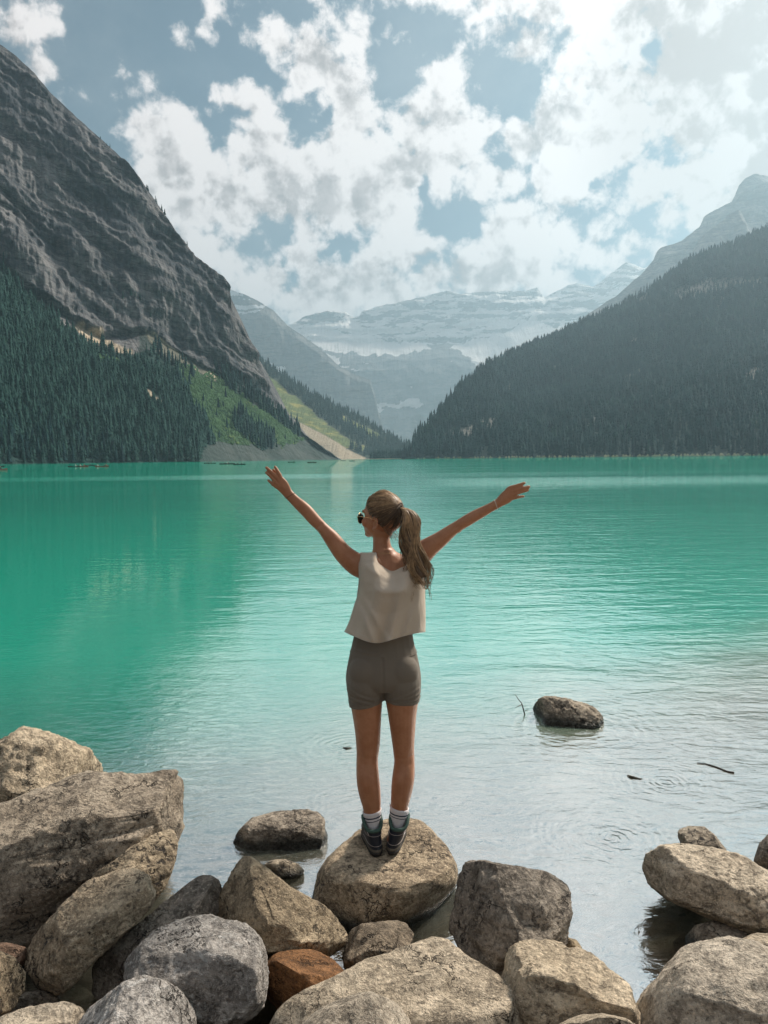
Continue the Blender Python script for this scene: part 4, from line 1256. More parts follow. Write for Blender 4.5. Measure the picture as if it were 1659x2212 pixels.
def loft(rings, n=20, cap=True, power=2.0):
    """rings: (centre, half axis A, half axis B) vectors; closed tube through them"""
    V = []; F = []
    for c, A, B in rings:
        for k in range(n):
            t = 2 * math.pi * k / n
            ct, st = math.cos(t), math.sin(t)
            if power != 2.0:
                ct = math.copysign(abs(ct) ** (2 / power), ct); st = math.copysign(abs(st) ** (2 / power), st)
            V.append(c + A * ct + B * st)
    for i in range(len(rings) - 1):
        for k in range(n):
            F.append((i * n + k, i * n + (k + 1) % n, (i + 1) * n + (k + 1) % n, (i + 1) * n + k))
    if cap:
        F.append(tuple(range(n - 1, -1, -1)))
        F.append(tuple((len(rings) - 1) * n + k for k in range(n)))
    return V, F


def spline(keys, m):
    """dense rows from sparse keys (Catmull-Rom on every column)"""
    K = np.array(keys, float)
    out = []
    n = len(K)
    for i in range(n - 1):
        p0, p1, p2, p3 = K[max(i - 1, 0)], K[i], K[i + 1], K[min(i + 2, n - 1)]
        for t in np.linspace(0, 1, m, endpoint=False):
            out.append(0.5 * ((2 * p1) + (-p0 + p2) * t + (2 * p0 - 5 * p1 + 4 * p2 - p3) * t * t + (-p0 + 3 * p1 - 3 * p2 + p3) * t ** 3))
    out.append(K[-1])
    return out


def hring(y, xl, xr, b, dy=0.0, tilt=0.0, grow=0.0):
    """horizontal ring whose left and right edge lie at xl and xr in the close view"""
    Lp, Rp = W(xl, y + tilt, dy), W(xr, y - tilt, dy)
    c = (Lp + Rp) / 2
    A = (Rp - Lp) / 2
    A = A * (1 + grow / np.linalg.norm(A))
    return c, A, YV * (b + grow)


def body_loft(keys, m=4, grow=0.0, power=2.0):
    return loft([hring(k[0], k[1], k[2], k[3], k[4], grow=grow) for k in spline(keys, m)], 22, power=power)


def arm_loft(keys, m=4, flat=0.95):
    """keys: (x, y, half width in view units, depth offset, depth factor)"""
    S = spline(keys, m)
    R_ = []
    for i, k in enumerate(S):
        a = S[max(i - 1, 0)]; b = S[min(i + 1, len(S) - 1)]
        d = W(b[0], b[1], b[3]) - W(a[0], a[1], a[3])
        d /= np.linalg.norm(d)
        side = np.cross(d, YV); side /= np.linalg.norm(side)
        dep = np.cross(side, d)
        h = k[2] / PXM
        R_.append((W(k[0], k[1], k[3]), side * h, dep * h * k[4]))
    return loft(R_, 18)


def ellipsoid(c, ax, ay, az, n=16):
    V = []; F = []
    for i in range(n + 1):
        th = math.pi * i / n
        for k in range(2 * n):
            ph = math.pi * k / n
            V.append(c + ax * (math.sin(th) * math.cos(ph)) + ay * (math.sin(th) * math.sin(ph)) + az * math.cos(th))
    m = 2 * n
    for i in range(n):
        for k in range(m):
            F.append((i * m + k, i * m + (k + 1) % m, (i + 1) * m + (k + 1) % m, (i + 1) * m + k))
    return V, F


def weld(name, parts, voxel, smooth=6, factor=0.5):
    """joins closed lofts into one continuous skin"""
    V, F = merge_geo(parts)
    me = bpy.data.meshes.new(name)
    me.from_pydata([tuple(map(float, p)) for p in V], [], F)
    bm = bmesh.new(); bm.from_mesh(me)
    bmesh.ops.remove_doubles(bm, verts=bm.verts, dist=1e-6)
    bmesh.ops.recalc_face_normals(bm, faces=bm.faces)
    bm.to_mesh(me); bm.free()
    o = bpy.data.objects.new(name, me)
    COL.objects.link(o)
    r = o.modifiers.new('r', 'REMESH'); r.mode = 'VOXEL'; r.voxel_size = voxel; r.use_smooth_shade = True
    s = o.modifiers.new('s', 'SMOOTH'); s.factor = factor; s.iterations = smooth
    dg = bpy.context.evaluated_depsgraph_get()
    res = bpy.data.meshes.new_from_object(o.evaluated_get(dg))
    bpy.data.objects.remove(o)
    bpy.data.meshes.remove(me)
    res.name = name
    return res


# skeleton keys: y, left x, right x, half depth, depth offset
TORSO = [(505, 692, 796, .052, .00), (530, 678, 822, .058, .00), (550, 650, 880, .066, .00), (580, 632, 930, .080, -.004), (630, 622, 948, .094, -.006), (700, 618, 948, .102, -.004), (760, 620, 940, .103, .0), (850, 612, 918, .095, .004), (950, 596, 892, .085, .006),
         (1010, 582, 902, .088, .004), (1080, 566, 920, .098, -.004), (1160, 550, 936, .106, -.012), (1220, 546, 941, .100, -.016), (1256, 560, 925, .085, -.012)]
NECK = [(400, 690, 790, .050, .012), (440, 686, 780, .048, .010), (480, 687, 782, .048, .004), (520, 684, 800, .054, .0), (560, 670, 840, .060, -.002)]
LLEG = [(1180, 552, 736, .092, -.016), (1240, 547, 741, .096, -.018), (1300, 556, 740, .092, -.012), (1400, 575, 733, .084, -.004), (1500, 590, 728, .075, .002), (1570, 596, 724, .066, .004), (1620, 598, 717, .060, .004), (1660, 597, 714, .058, .000), (1730, 597, 719, .060, -.014),
        (1790, 602, 726, .057, -.016), (1850, 615, 729, .047, -.010), (1900, 630, 729, .040, -.002), (1950, 641, 727, .036, .002), (2010, 652, 722, .034, .004), (2060, 656, 718, .034, .010)]
RLEG = [(1180, 750, 936, .092, -.016), (1240, 745, 942, .096, -.018), (1300, 750, 937, .092, -.012), (1400, 767, 922, .084, -.004), (1500, 782, 914, .075, .002), (1570, 792, 910, .066, .004), (1620, 798, 911, .060, .004), (1660, 801, 912, .058, .000), (1730, 792, 912, .060, -.014),
        (1790, 786, 905, .057, -.016), (1850, 784, 891, .047, -.010), (1900, 783, 877, .040, -.002), (1950, 783, 871, .036, .002), (2010, 789, 858, .034, .004), (2060, 790, 852, .034, .010)]
LARM = [(690, 645, 46, .0, .85), (645, 618, 60, .0, .85), (594, 590, 62, .0, .85), (527, 534, 52, .0, .92), (463, 451, 43, .0, .95), (425, 407, 34, .0, 1.0), (400, 381, 32, .0, .95), (369, 350, 34, .0, .92), (329, 305, 34.5, .0, .9), (300, 278, 33, .0, .85), (268, 250, 29, .0, .75), (240, 222, 27, .0, .68), (225, 207, 28, .0, .62)]
RARM = [(900, 575, 66, .0, .85), (945, 535, 66, .0, .85), (1000, 493, 53, .0, .9), (1051, 457, 44, .0, .95), (1095, 422, 36.5, .0, .97), (1136, 392, 31, .0, .97), (1162, 376, 31, .0, .92), (1190, 359, 32, .0, .92), (1225, 338, 31.5, .0, .9), (1260, 319, 30, .0, .85), (1310, 292, 26, .0, .75), (1350, 270, 25, .0, .68), (1370, 259, 26, .0, .62)]

parts = [body_loft(TORSO), body_loft(NECK), body_loft(LLEG), body_loft(RLEG), arm_loft(LARM), arm_loft(RARM)]
for (x, y) in ((648, 1175), (842, 1172)):
    parts.append(ellipsoid(W(x, y, -.052), np.array([.078, 0, 0]), YV * .066, np.array([0, 0, .082])))
# shoulder blades and trapezius
parts.append(ellipsoid(W(695, 640, -.062), np.array([.055, 0, .02]), YV * .034, np.array([-.02, 0, .075])))
parts.append(ellipsoid(W(880, 635, -.062), np.array([.055, 0, -.02]), YV * .034, np.array([.02, 0, .075])))
# feet inside the boots
LH, RH = W(712, 2168, -.058), W(788, 2160, -.058)
LDIR = np.array([-.20, .98, 0]); RDIR = np.array([.16, .987, 0])
for H, D_, leg in ((LH, LDIR, LLEG), (RH, RDIR, RLEG)):
    r = np.array([D_[1], -D_[0], 0])
    an = hring(*leg[-1])[0]
    parts.append(loft([(an + np.array([0, 0, .02]), r * .034, D_ * .04), (H + D_ * .065 + np.array([0, 0, .05]), r * .033, D_ * .05), (H + D_ * .09 + np.array([0, 0, .03]), r * .034, D_ * .07)], 14))

# hands: palm, four unequal fingers, thumb
def finger(pts, r0, r1):
    P_ = [W(*p) for p in pts]
    R_ = []
    dense = spline([list(p) for p in P_], 4)
    n = len(dense)
    for i, c in enumerate(dense):
        d = np.array(dense[min(i + 1, n - 1)]) - np.array(dense[max(i - 1, 0)])
        d /= np.linalg.norm(d)
        a = np.cross(d, YV); a /= np.linalg.norm(a)
        b = np.cross(a, d)
        t = i / (n - 1)
        r = (r0 + (r1 - r0) * t) * 1.10
        r *= 1.0 + 0.10 * math.exp(-((t - 0.45) / 0.08) ** 2)
        R_.append((np.array(c), a * r, b * r * .92))
    tip = np.array(dense[-1]); d = tip - np.array(dense[-2]); d /= np.linalg.norm(d)
    c, a, b = R_[-1]
    R_.append((tip + d * r1 * .55, a * .75, b * .75))
    R_.append((tip + d * r1 * .9, a * .3, b * .3))
    return loft(R_, 10)


def palm(keys):
    return arm_loft(keys, 4)


HL_ = [palm([(228, 210, 27, .0, .60), (214, 190, 31, .0, .48), (198, 168, 36, .0, .40), (178, 146, 35, .0, .36), (166, 134, 30, .0, .34)]),
       finger([(196, 150, .0), (186, 117, -.002), (174, 92, -.004), (158, 66, .0)], .0092, .0070),
       finger([(186, 155, .0), (172, 129, -.004), (144, 99, -.004), (111, 70, .004)], .0092, .0070),
       finger([(176, 165, .0), (159, 146, -.003), (136, 119, -.002), (110, 97, .006)], .0088, .0066),
       finger([(168, 178, .0), (151, 165, .0), (137, 152, .004), (121, 138, .010)], .0080, .0060),
       finger([(212, 180, .012), (196, 140, .024), (172, 104, .030), (149, 83, .028)], .0105, .0075)]
HR_ = [palm([(1364, 262, 25, .0, .62), (1384, 247, 31, .0, .5), (1404, 232, 36, .0, .42), (1428, 212, 35, .0, .36), (1442, 205, 29, .0, .34)]),
       finger([(1404, 205, .0), (1420, 182, -.002), (1462, 168, -.004), (1506, 153, .004)], .0088, .0066),
       finger([(1412, 215, .0), (1437, 196, -.004), (1485, 184, -.004), (1531, 173, .006)], .0090, .0068),
       finger([(1415, 226, .0), (1442, 214, -.003), (1484, 203, -.002), (1524, 192, .008)], .0086, .0064),
       finger([(1412, 240, .0), (1442, 236, .0), (1472, 230, .004), (1501, 224, .010)], .0078, .0058),
       finger([(1388, 235, .012), (1410, 205, .028), (1440, 190, .036), (1462, 186, .036)], .0105, .0075)]
parts += HL_ + HR_

# head, turned to the left and a little away
HC0 = W(742, 318, .0)
HF = np.array([-.80, .60, 0]); HS = np.array([-.60, -.80, 0]); HU = np.array([0, 0, 1.0])


def hp(f, s, u):
    return HC0 + HF * f + HS * s + HU * u


parts += [ellipsoid(HC0 + HU * .004, HF * .094, HS * .074, HU * .088),
          ellipsoid(hp(-.022, 0, -.012), HF * .076, HS * .070, HU * .078),
          ellipsoid(hp(.036, 0, -.048), HF * .060, HS * .056, HU * .062),
          ellipsoid(hp(.058, 0, -.078), HF * .042, HS * .040, HU * .034),
          ellipsoid(hp(.084, 0, -.098), HF * .020, HS * .022, HU * .016),
          ellipsoid(hp(.010, 0, -.085), HF * .055, HS * .048, HU * .040),
          ellipsoid(hp(.070, .032, -.042), HF * .026, HS * .026, HU * .026),
          ellipsoid(hp(.070, -.032, -.042), HF * .026, HS * .026, HU * .026),
          ellipsoid(hp(.086, 0, .010), HF * .016, HS * .048, HU * .012),
          loft([(hp(.092, 0, -.008), HS * .009, HF * .010), (hp(.103, 0, -.028), HS * .011, HF * .012), (hp(.112, 0, -.042), HS * .014, HF * .012), (hp(.100, 0, -.050), HS * .013, HF * .008)], 12),
          ellipsoid(hp(.098, 0, -.066), HF * .010, HS * .022, HU * .007),
          ellipsoid(hp(.096, 0, -.078), HF * .010, HS * .019, HU * .008)]
for sg in (1, -1):      # ears: rim, bowl and lobe
    for k in range(9):
        t = -0.6 + k * 0.55
        parts.append(ellipsoid(hp(-.010 + .016 * math.cos(t + 1.2), sg * (.073 + .006), -.040 + .027 * math.sin(t + 1.2)), HF * .006, HS * .006, HU * .007, 6))
    parts.append(ellipsoid(hp(-.008, sg * .072, -.042), HF * .012, HS * .006, HU * .022, 8))
    parts.append(ellipsoid(hp(.002, sg * .074, -.066), HF * .007, HS * .005, HU * .008, 6))

m_skin, g, b, out = new_mat('tanned_skin')
co = g.new('ShaderNodeTexCoord').outputs['Object']
n1 = g.noise(co, 9, 4, 0.6); n2 = g.noise(co, 180, 3, 0.6)
c = g.mix(n1, (0.34, 0.155, 0.082), (0.43, 0.205, 0.112))
c = g.mix(g.ramp(n2, 0.3, 0.45, 0.3, 0.0), c, (0.22, 0.085, 0.04))
c = g.mix(g.ramp(g.noise(co, 22, 4, 0.65), 0.35, 0.7, 0.0, 0.45), c, (0.26, 0.095, 0.042))
g.put(b.inputs['Base Color'], c)
b.inputs['Roughness'].default_value = 0.48
b.inputs['Specular IOR Level'].default_value = 0.35
b.inputs['Subsurface Weight'].default_value = 0.08
b.inputs['Subsurface Radius'].default_value = (1.0, 0.35, 0.2)
b.inputs['Subsurface Scale'].default_value = 0.008
g.put(b.inputs['Normal'], g.bump(n2, 0.12, 0.002))
body_me = weld('person', parts, 0.0040, 3)
def crease(me, lines, width=.004):
    q = np.empty(len(me.vertices) * 3, np.float32); me.vertices.foreach_get('co', q); q = q.reshape(-1, 3)
    nn = np.empty(len(me.vertices) * 3, np.float32); me.vertices.foreach_get('normal', nn); nn = nn.reshape(-1, 3)
    for (x0, y0, x1, y1, a, w_) in lines:
        A, B = W(x0, y0), W(x1, y1)
        ab = (B - A)[[0, 2]]
        t = ((q[:, [0, 2]] - A[[0, 2]]) @ ab) / (ab @ ab)
        dd = np.linalg.norm(q[:, [0, 2]] - A[[0, 2]] - np.clip(t, 0, 1)[:, None] * ab, axis=1)
        q += nn * (a * np.exp(-(dd / w_) ** 2) * (nn[:, 1] < .2))[:, None]
    me.vertices.foreach_set('co', q.ravel()); me.update()


crease(body_me, [(612, 1612, 700, 1622, -0.0019, 0.0078), (625, 1585, 630, 1650, -0.0028, 0.0130), (690, 1585, 692, 1650, -0.0022, 0.0117), (815, 1620, 900, 1612, -0.0019, 0.0078), (825, 1590, 822, 1650, -0.0022, 0.0117), (890, 1585, 886, 1650, -0.0028, 0.0130),
                 (655, 1690, 660, 1800, -0.0017, 0.0104), (850, 1690, 846, 1800, -0.0017, 0.0104), (660, 1850, 690, 1930, 0.0022, 0.0078), (830, 1850, 826, 1930, 0.0022, 0.0078),
                 (388, 392, 412, 372, -0.0032, 0.0060), (398, 400, 404, 408, 0.0040, 0.0080), (1120, 400, 1146, 386, -0.0032, 0.0060), (1150, 408, 1156, 414, 0.0040, 0.0080),
                 (750, 480, 770, 590, -0.0032, 0.0100), (715, 560, 735, 600, 0.0032, 0.0120), (600, 545, 622, 640, -0.0024, 0.0100),
                 (205, 178, 184, 122, 0.0014, 0.0040), (198, 172, 174, 134, 0.0014, 0.0040), (192, 180, 163, 150, 0.0014, 0.0040), (1395, 235, 1420, 188, 0.0014, 0.0040), (1398, 240, 1436, 200, 0.0014, 0.0040), (1400, 246, 1440, 216, 0.0014, 0.0040)])
P_ = link_mesh('person', body_me, m_skin)
tag(P_, 'woman standing on a rock with arms spread wide, white crop top, taupe shorts, hiking boots', 'person')

# --- crop top -------------------------------------------------------------
def fabric(name, a, b_, weave=900.0, fold=0.0, rough=0.9, stretch=(1, 1, 1), thin=0.0):
    m, g, bs, out = new_mat(name)
    co = g.new('ShaderNodeTexCoord').outputs['Object']
    n = g.noise(co, 7, 4, 0.6); w = g.noise(co, weave, 2, 0.5)
    f = g.noise(g.scale(co, stretch), 9, 3, 0.5, 0.8)
    c = g.mix(n, a, b_)
    c = g.mix(g.ramp(w, 0.35, 0.6, 0.25, 0.0), c, tuple(x * 0.6 for x in a))
    g.put(bs.inputs['Base Color'], c)
    bs.inputs['Roughness'].default_value = rough
    bs.inputs['Specular IOR Level'].default_value = 0.1
    bs.inputs['Sheen Weight'].default_value = 0.15
    nm = g.bump(w, 0.25, 0.0015)
    if fold:
        nm = g.bump(f, fold, 0.02, nm)
    g.put(bs.inputs['Normal'], nm)
    if thin:
        tr = g.new('ShaderNodeBsdfTranslucent'); g.put(tr.inputs[0], c)
        mx = g.new('ShaderNodeMixShader'); mx.inputs[0].default_value = thin
        m.node_tree.links.new(bs.outputs[0], mx.inputs[1]); m.node_tree.links.new(tr.outputs[0], mx.inputs[2])
        m.node_tree.links.new(mx.outputs[0], out.inputs[0])
    return m


m_top = fabric('off_white_cotton', (0.65, 0.56, 0.46), (0.73, 0.64, 0.53), fold=0.45, stretch=(1.6, 1.6, 0.7), thin=0.28)
m_short = fabric('taupe_jersey', (0.150, 0.126, 0.100), (0.182, 0.155, 0.125), 1200, fold=0.12, rough=0.75)


def curve_pts(pts, n):
    p = np.array(pts, float)
    dense = np.array(spline(p, 8))
    s = np.concatenate([[0], np.cumsum(np.linalg.norm(np.diff(dense, axis=0), axis=1))])
    t = np.linspace(0, s[-1], n)
    return np.stack([np.interp(t, s, dense[:, k]) for k in range(2)], -1)


def panel(left, right, top, hem, depth, nu=64, nv=64):
    Lc, Rc = curve_pts(left, nv), curve_pts(right, nv)
    Tc, Hc_ = curve_pts(top, nu), curve_pts(hem, nu)
    V = np.zeros((nv, nu, 3))
    for i in range(nv):
        t = i / (nv - 1)
        for j in range(nu):
            s = j / (nu - 1)
            p = (1 - t) * Tc[j] + t * Hc_[j] + (1 - s) * Lc[i] + s * Rc[i] - ((1 - s) * (1 - t) * Tc[0] + s * (1 - t) * Tc[-1] + (1 - s) * t * Hc_[0] + s * t * Hc_[-1])
            V[i, j] = W(p[0], p[1], depth(s, t, p))
    return V


def back_depth(s, t, p):
    e = np.interp(t, [0, .06, .15, .35, .62, 1], [.0, -.022, -.044, -.048, -.016, -.004])
    D = np.interp(t, [0, .06, .12, .25, .45, .7, 1], [.074, .090, .104, .122, .138, .140, .135])
    q = max(0.0, 1 - abs(2 * s - 1) ** 3.0) ** 0.55
    f = 0.0
    # soft hanging folds; deeper at the hem
    f += .014 * t * math.sin(9.5 * s * 2 + 1.3 + 1.5 * t) * q
    f += .008 * t ** 2 * math.sin(31 * s + 3 * t) * q
    # drag lines from the arm hole to the hem
    for (x0, y0, x1, y1, a, w) in ((600, 800, 690, 1000, .010, 16), (615, 745, 760, 985, .006, 14), (955, 740, 860, 960, .007, 18), (640, 600, 700, 640, .006, 14), (700, 560, 640, 570, .006, 9)):
        dx, dy_ = x1 - x0, y1 - y0
        u = ((p[0] - x0) * dx + (p[1] - y0) * dy_) / (dx * dx + dy_ * dy_)
        dd = abs((p[0] - x0) * dy_ - (p[1] - y0) * dx) / math.hypot(dx, dy_)
        f += 1.5 * a * math.exp(-(dd / w) ** 2) * max(0.0, min(1.0, 4 * u * (1.3 - u) + .1)) * (0.2 + q)
    # hollow under the neckline between the shoulder blades
    f -= .016 * math.exp(-((p[0] - 790) / 55) ** 2 - ((p[1] - 660) / 45) ** 2)
    f += .012 * math.exp(-((p[0] - 790) / 95) ** 2 - ((p[1] - 735) / 24) ** 2)
    return e - D * q - f


def front_depth(s, t, p):
    e = np.interp(t, [0, .1, .35, .62, 1], [.0, .012, .03, .010, .004])
    D = np.interp(t, [0, .15, .3, .55, 1], [.06, .09, .13, .145, .13])
    q = max(0.0, 1 - abs(2 * s - 1) ** 2.4) ** 0.62
    return e + D * q + .008 * t * math.sin(17 * s + 1) * q


hemc = [(533, 955), (565, 972), (600, 986), (640, 1003), (680, 1014), (720, 1016), (760, 1007), (800, 995), (840, 983), (880, 972), (925, 963), (970, 956)]
bk = panel([(622, 528), (615, 570), (612, 620), (614, 680), (610, 735), (600, 775), (588, 803), (574, 850), (556, 905), (533, 955)],
           [(975, 528), (970, 570), (966, 620), (964, 680), (966, 735), (968, 775), (970, 803), (971, 850), (971, 905), (970, 956)],
           [(622, 528), (660, 528), (698, 530), (706, 552), (722, 578), (748, 598), (780, 608), (812, 608), (845, 600), (872, 582), (890, 556), (900, 531), (938, 527), (975, 528)], hemc, back_depth)
fr = panel([(622, 528), (618, 570), (614, 620), (612, 680), (606, 735), (598, 775), (588, 803), (574, 850), (556, 905), (533, 955)],
           [(975, 528), (974, 570), (972, 620), (971, 680), (970, 735), (970, 775), (970, 803), (971, 850), (971, 905), (970, 956)],
           [(622, 528), (660, 528), (700, 531), (712, 580), (735, 640), (765, 680), (800, 692), (838, 680), (868, 640), (888, 580), (900, 531), (938, 527), (975, 528)],
           [(533, 955), (600, 950), (680, 945), (760, 945), (860, 948), (970, 956)], front_depth)
nv, nu = bk.shape[:2]
Vs = np.concatenate([bk.reshape(-1, 3), fr.reshape(-1, 3)])
gf = grid_faces(nv, nu)
me = fast_mesh('crop_top', Vs, np.concatenate([gf, gf[:, ::-1] + nv * nu]))
bm = bmesh.new(); bm.from_mesh(me)
bmesh.ops.remove_doubles(bm, verts=bm.verts, dist=0.003)
bm.to_mesh(me); bm.free()
o = bpy.data.objects.new('tmp', me); COL.objects.link(o)
sm = o.modifiers.new('s', 'SMOOTH'); sm.factor = 0.5; sm.iterations = 2
so = o.modifiers.new('t', 'SOLIDIFY'); so.thickness = 0.0022; so.offset = 0
res = bpy.data.meshes.new_from_object(o.evaluated_get(bpy.context.evaluated_depsgraph_get()))
bpy.data.objects.remove(o)
top = link_mesh('crop_top', res, m_top, P_)
# sewn edges: neck band, arm hole binding, hem stitching
m_seam = fabric('seam_thread', (0.58, 0.52, 0.46), (0.66, 0.60, 0.54))


def path_tube(pts, r, sides=6):
    return tube_geo(pts, r, r, sides)


def off(V, k):
    return [p + np.array([0, k, 0]) for p in V]


V_, F_ = merge_geo([path_tube(off(bk[0, 11:54], -.001), .0038), path_tube(off(bk[:34, 0], -.0005), .0026), path_tube(off(fr[:34, 0], .0), .0026), path_tube(off(bk[:34, -1], 0), .0026)])
mesh_obj('neck_band', V_, F_, m_seam, top)
V_, F_ = merge_geo([path_tube(off(bk[-1], 0), .0016), path_tube(off(bk[-4], -.0012), .0009), path_tube(off([bk[i, 6 + int(i * 0.55)] * (1) for i in range(0, 1)] + [bk[3 + k, 15 - k] for k in range(15)], -.0014), .0008)])
mesh_obj('hem_stitching', V_, F_, m_seam, top)

# --- shorts -------------------------------------------------------------
GT = .0054
tor = [k for k in TORSO if k[0] >= 950]
tor[0] = (945, tor[0][1], tor[0][2], tor[0][3], tor[0][4])


def leg_hem(keys, y_end, tilt):
    ks = [k for k in keys if k[0] < y_end - 20]
    rows = [hring(k[0], k[1], k[2], k[3], k[4], grow=GT) for k in spline(ks, 4)]
    full = np.array(keys)
    last = [np.interp(y_end, full[:, 0], full[:, j]) for j in range(1, 5)]
    rows.append(hring(y_end - 14, *last, tilt=tilt * .8, grow=GT + .001))
    rows.append(hring(y_end, *last, tilt=tilt, grow=GT + .001))
    return loft(rows, 24)


sp = [body_loft(tor, grow=GT), leg_hem(LLEG, 1341, 15), leg_hem(RLEG, 1326, -4)]
for (x, y) in ((648, 1175), (842, 1172)):
    sp.append(ellipsoid(W(x, y, -.052), np.array([.080, 0, 0]), YV * .070, np.array([0, 0, .085])))
sme = weld('shorts', sp, 0.0045, 4)
# gathered creases under the seat
q = np.empty(len(sme.vertices) * 3, np.float32); sme.vertices.foreach_get('co', q); q = q.reshape(-1, 3)
nn = np.empty(len(sme.vertices) * 3, np.float32); sme.vertices.foreach_get('normal', nn); nn = nn.reshape(-1, 3)
for (x0, y0, x1, y1, a) in ((556, 1240, 700, 1298, .0024), (562, 1262, 715, 1292, .0020), (560, 1290, 690, 1312, .0020), (930, 1240, 800, 1288, .0024), (938, 1272, 790, 1296, .0020), (935, 1296, 830, 1306, .0022), (590, 1040, 700, 1052, .0016), (740, 1075, 742, 1240, -.0022)):
    A, B = W(x0, y0), W(x1, y1)
    ab = (B - A)[[0, 2]]
    t = ((q[:, [0, 2]] - A[[0, 2]]) @ ab) / (ab @ ab)
    dd = np.linalg.norm(q[:, [0, 2]] - A[[0, 2]] - np.clip(t, 0, 1)[:, None] * ab, axis=1)
    q += nn * (a * (np.exp(-(dd / .005) ** 2) - 0.6 * np.exp(-((dd - .012) / .006) ** 2)) * (nn[:, 1] < .3))[:, None]
sme.vertices.foreach_set('co', q.ravel()); sme.update()
shorts = link_mesh('shorts', sme, m_short, P_)


def ring_path(y, xl, xr, b_, dy, grow, n=40, sag=0.0, tilt=0):
    c, A, B = hring(y, xl, xr, b_, dy, tilt=tilt, grow=grow)
    return [c + A * math.cos(t) + B * math.sin(t) + np.array([0, 0, sag * math.sin(t)]) for t in np.linspace(0, 2 * math.pi, n)]


mesh_obj('waistband_seam', *path_tube(ring_path(1062, 570, 918, .0965, -.003, GT + .0005, sag=.012), .0012), m_short, shorts)
for keys, ye, tl in ((LLEG, 1341, 15), (RLEG, 1326, -4)):
    full = np.array(keys)
    last = [np.interp(ye - 26, full[:, 0], full[:, j]) for j in range(1, 5)]
    mesh_obj('hem_stitching', *path_tube(ring_path(ye - 26, *last, GT + .0006, tilt=tl * .9), .0009), m_short, shorts)

# --- socks ----------------------------------------------------------------
m_sock, g, b, out = new_mat('ribbed_white_cotton')
co = g.new('ShaderNodeTexCoord').outputs['Object']
rib = g.math('SINE', g.math('MULTIPLY', g.new('ShaderNodeSeparateXYZ').outputs[0], 1.0))
sx = g.new('ShaderNodeSeparateXYZ'); g.put(sx.inputs[0], co)
rib = g.math('SINE', g.math('MULTIPLY', sx.outputs[0], 1300.0))
g.put(b.inputs['Base Color'], g.mix(g.ramp(rib, -1, 1), (0.60, 0.56, 0.57), (0.78, 0.75, 0.76)))
g.put(b.inputs['Normal'], g.bump(rib, 0.5, 0.002))
b.inputs['Roughness'].default_value = 0.9
m_stripe = simple_mat('navy_knit', (0.015, 0.03, 0.055), 0.9)
for keys, yt, tl, s1, s2 in ((LLEG, 1920, 8, 1947, 1964), (RLEG, 1902, -9, 1931, 1946)):
    full = np.array(keys)

    def at_y(y):
        return [np.interp(y, full[:, 0], full[:, j]) for j in range(1, 5)]
    rows = []
    for y in np.linspace(yt, 2040, 12):
        rows.append(hring(y, *at_y(y), tilt=tl * max(0, 1 - (y - yt) / 120), grow=.0042 if y > yt + 1 else .0048))
    rows = [(rows[0][0], rows[0][1] * .88, rows[0][2] * .88)] + rows
    sk = mesh_obj('sock', *loft(rows, 28, cap=False), m_sock, P_)
    for y, hgt in ((s1, 7), (s2, 4)):
        rr_ = [hring(yy, *at_y(yy), tilt=tl * .75, grow=gg) for yy, gg in ((y - hgt / 2, .004), (y - hgt / 2 + .5, .0054), (y + hgt / 2 - .5, .0054), (y + hgt / 2, .004))]
        mesh_obj('stripe', *loft(rr_, 28, cap=False), m_stripe, sk)

# --- boots ----------------------------------------------------------------
m_boot, g, b, out = new_mat('scuffed_boot_leather')
co = g.new('ShaderNodeTexCoord').outputs['Object']
n = g.noise(co, 28, 5, 0.65, 0.6)
g.put(b.inputs['Base Color'], g.mix(g.ramp(n, 0.42, 0.66), (0.012, 0.014, 0.018), (0.10, 0.085, 0.065)))
b.inputs['Roughness'].default_value = 0.6
g.put(b.inputs['Normal'], g.bump(n, 0.4, 0.004))
m_heel = simple_mat('navy_heel_leather', (0.014, 0.018, 0.028), 0.5, scale=60, var=0.4, bump=0.2)
m_collar = simple_mat('green_padded_collar', (0.045, 0.085, 0.07), 0.75, scale=40, var=0.25)
m_sole = simple_mat('boot_rubber', (0.030, 0.028, 0.026), 0.8, scale=60, var=0.5, bump=0.3)
m_mid = simple_mat('dusty_midsole', (0.11, 0.095, 0.075), 0.8, scale=60, var=0.3)
m_piping = simple_mat('pale_boot_stitching', (0.42, 0.36, 0.33), 0.7)


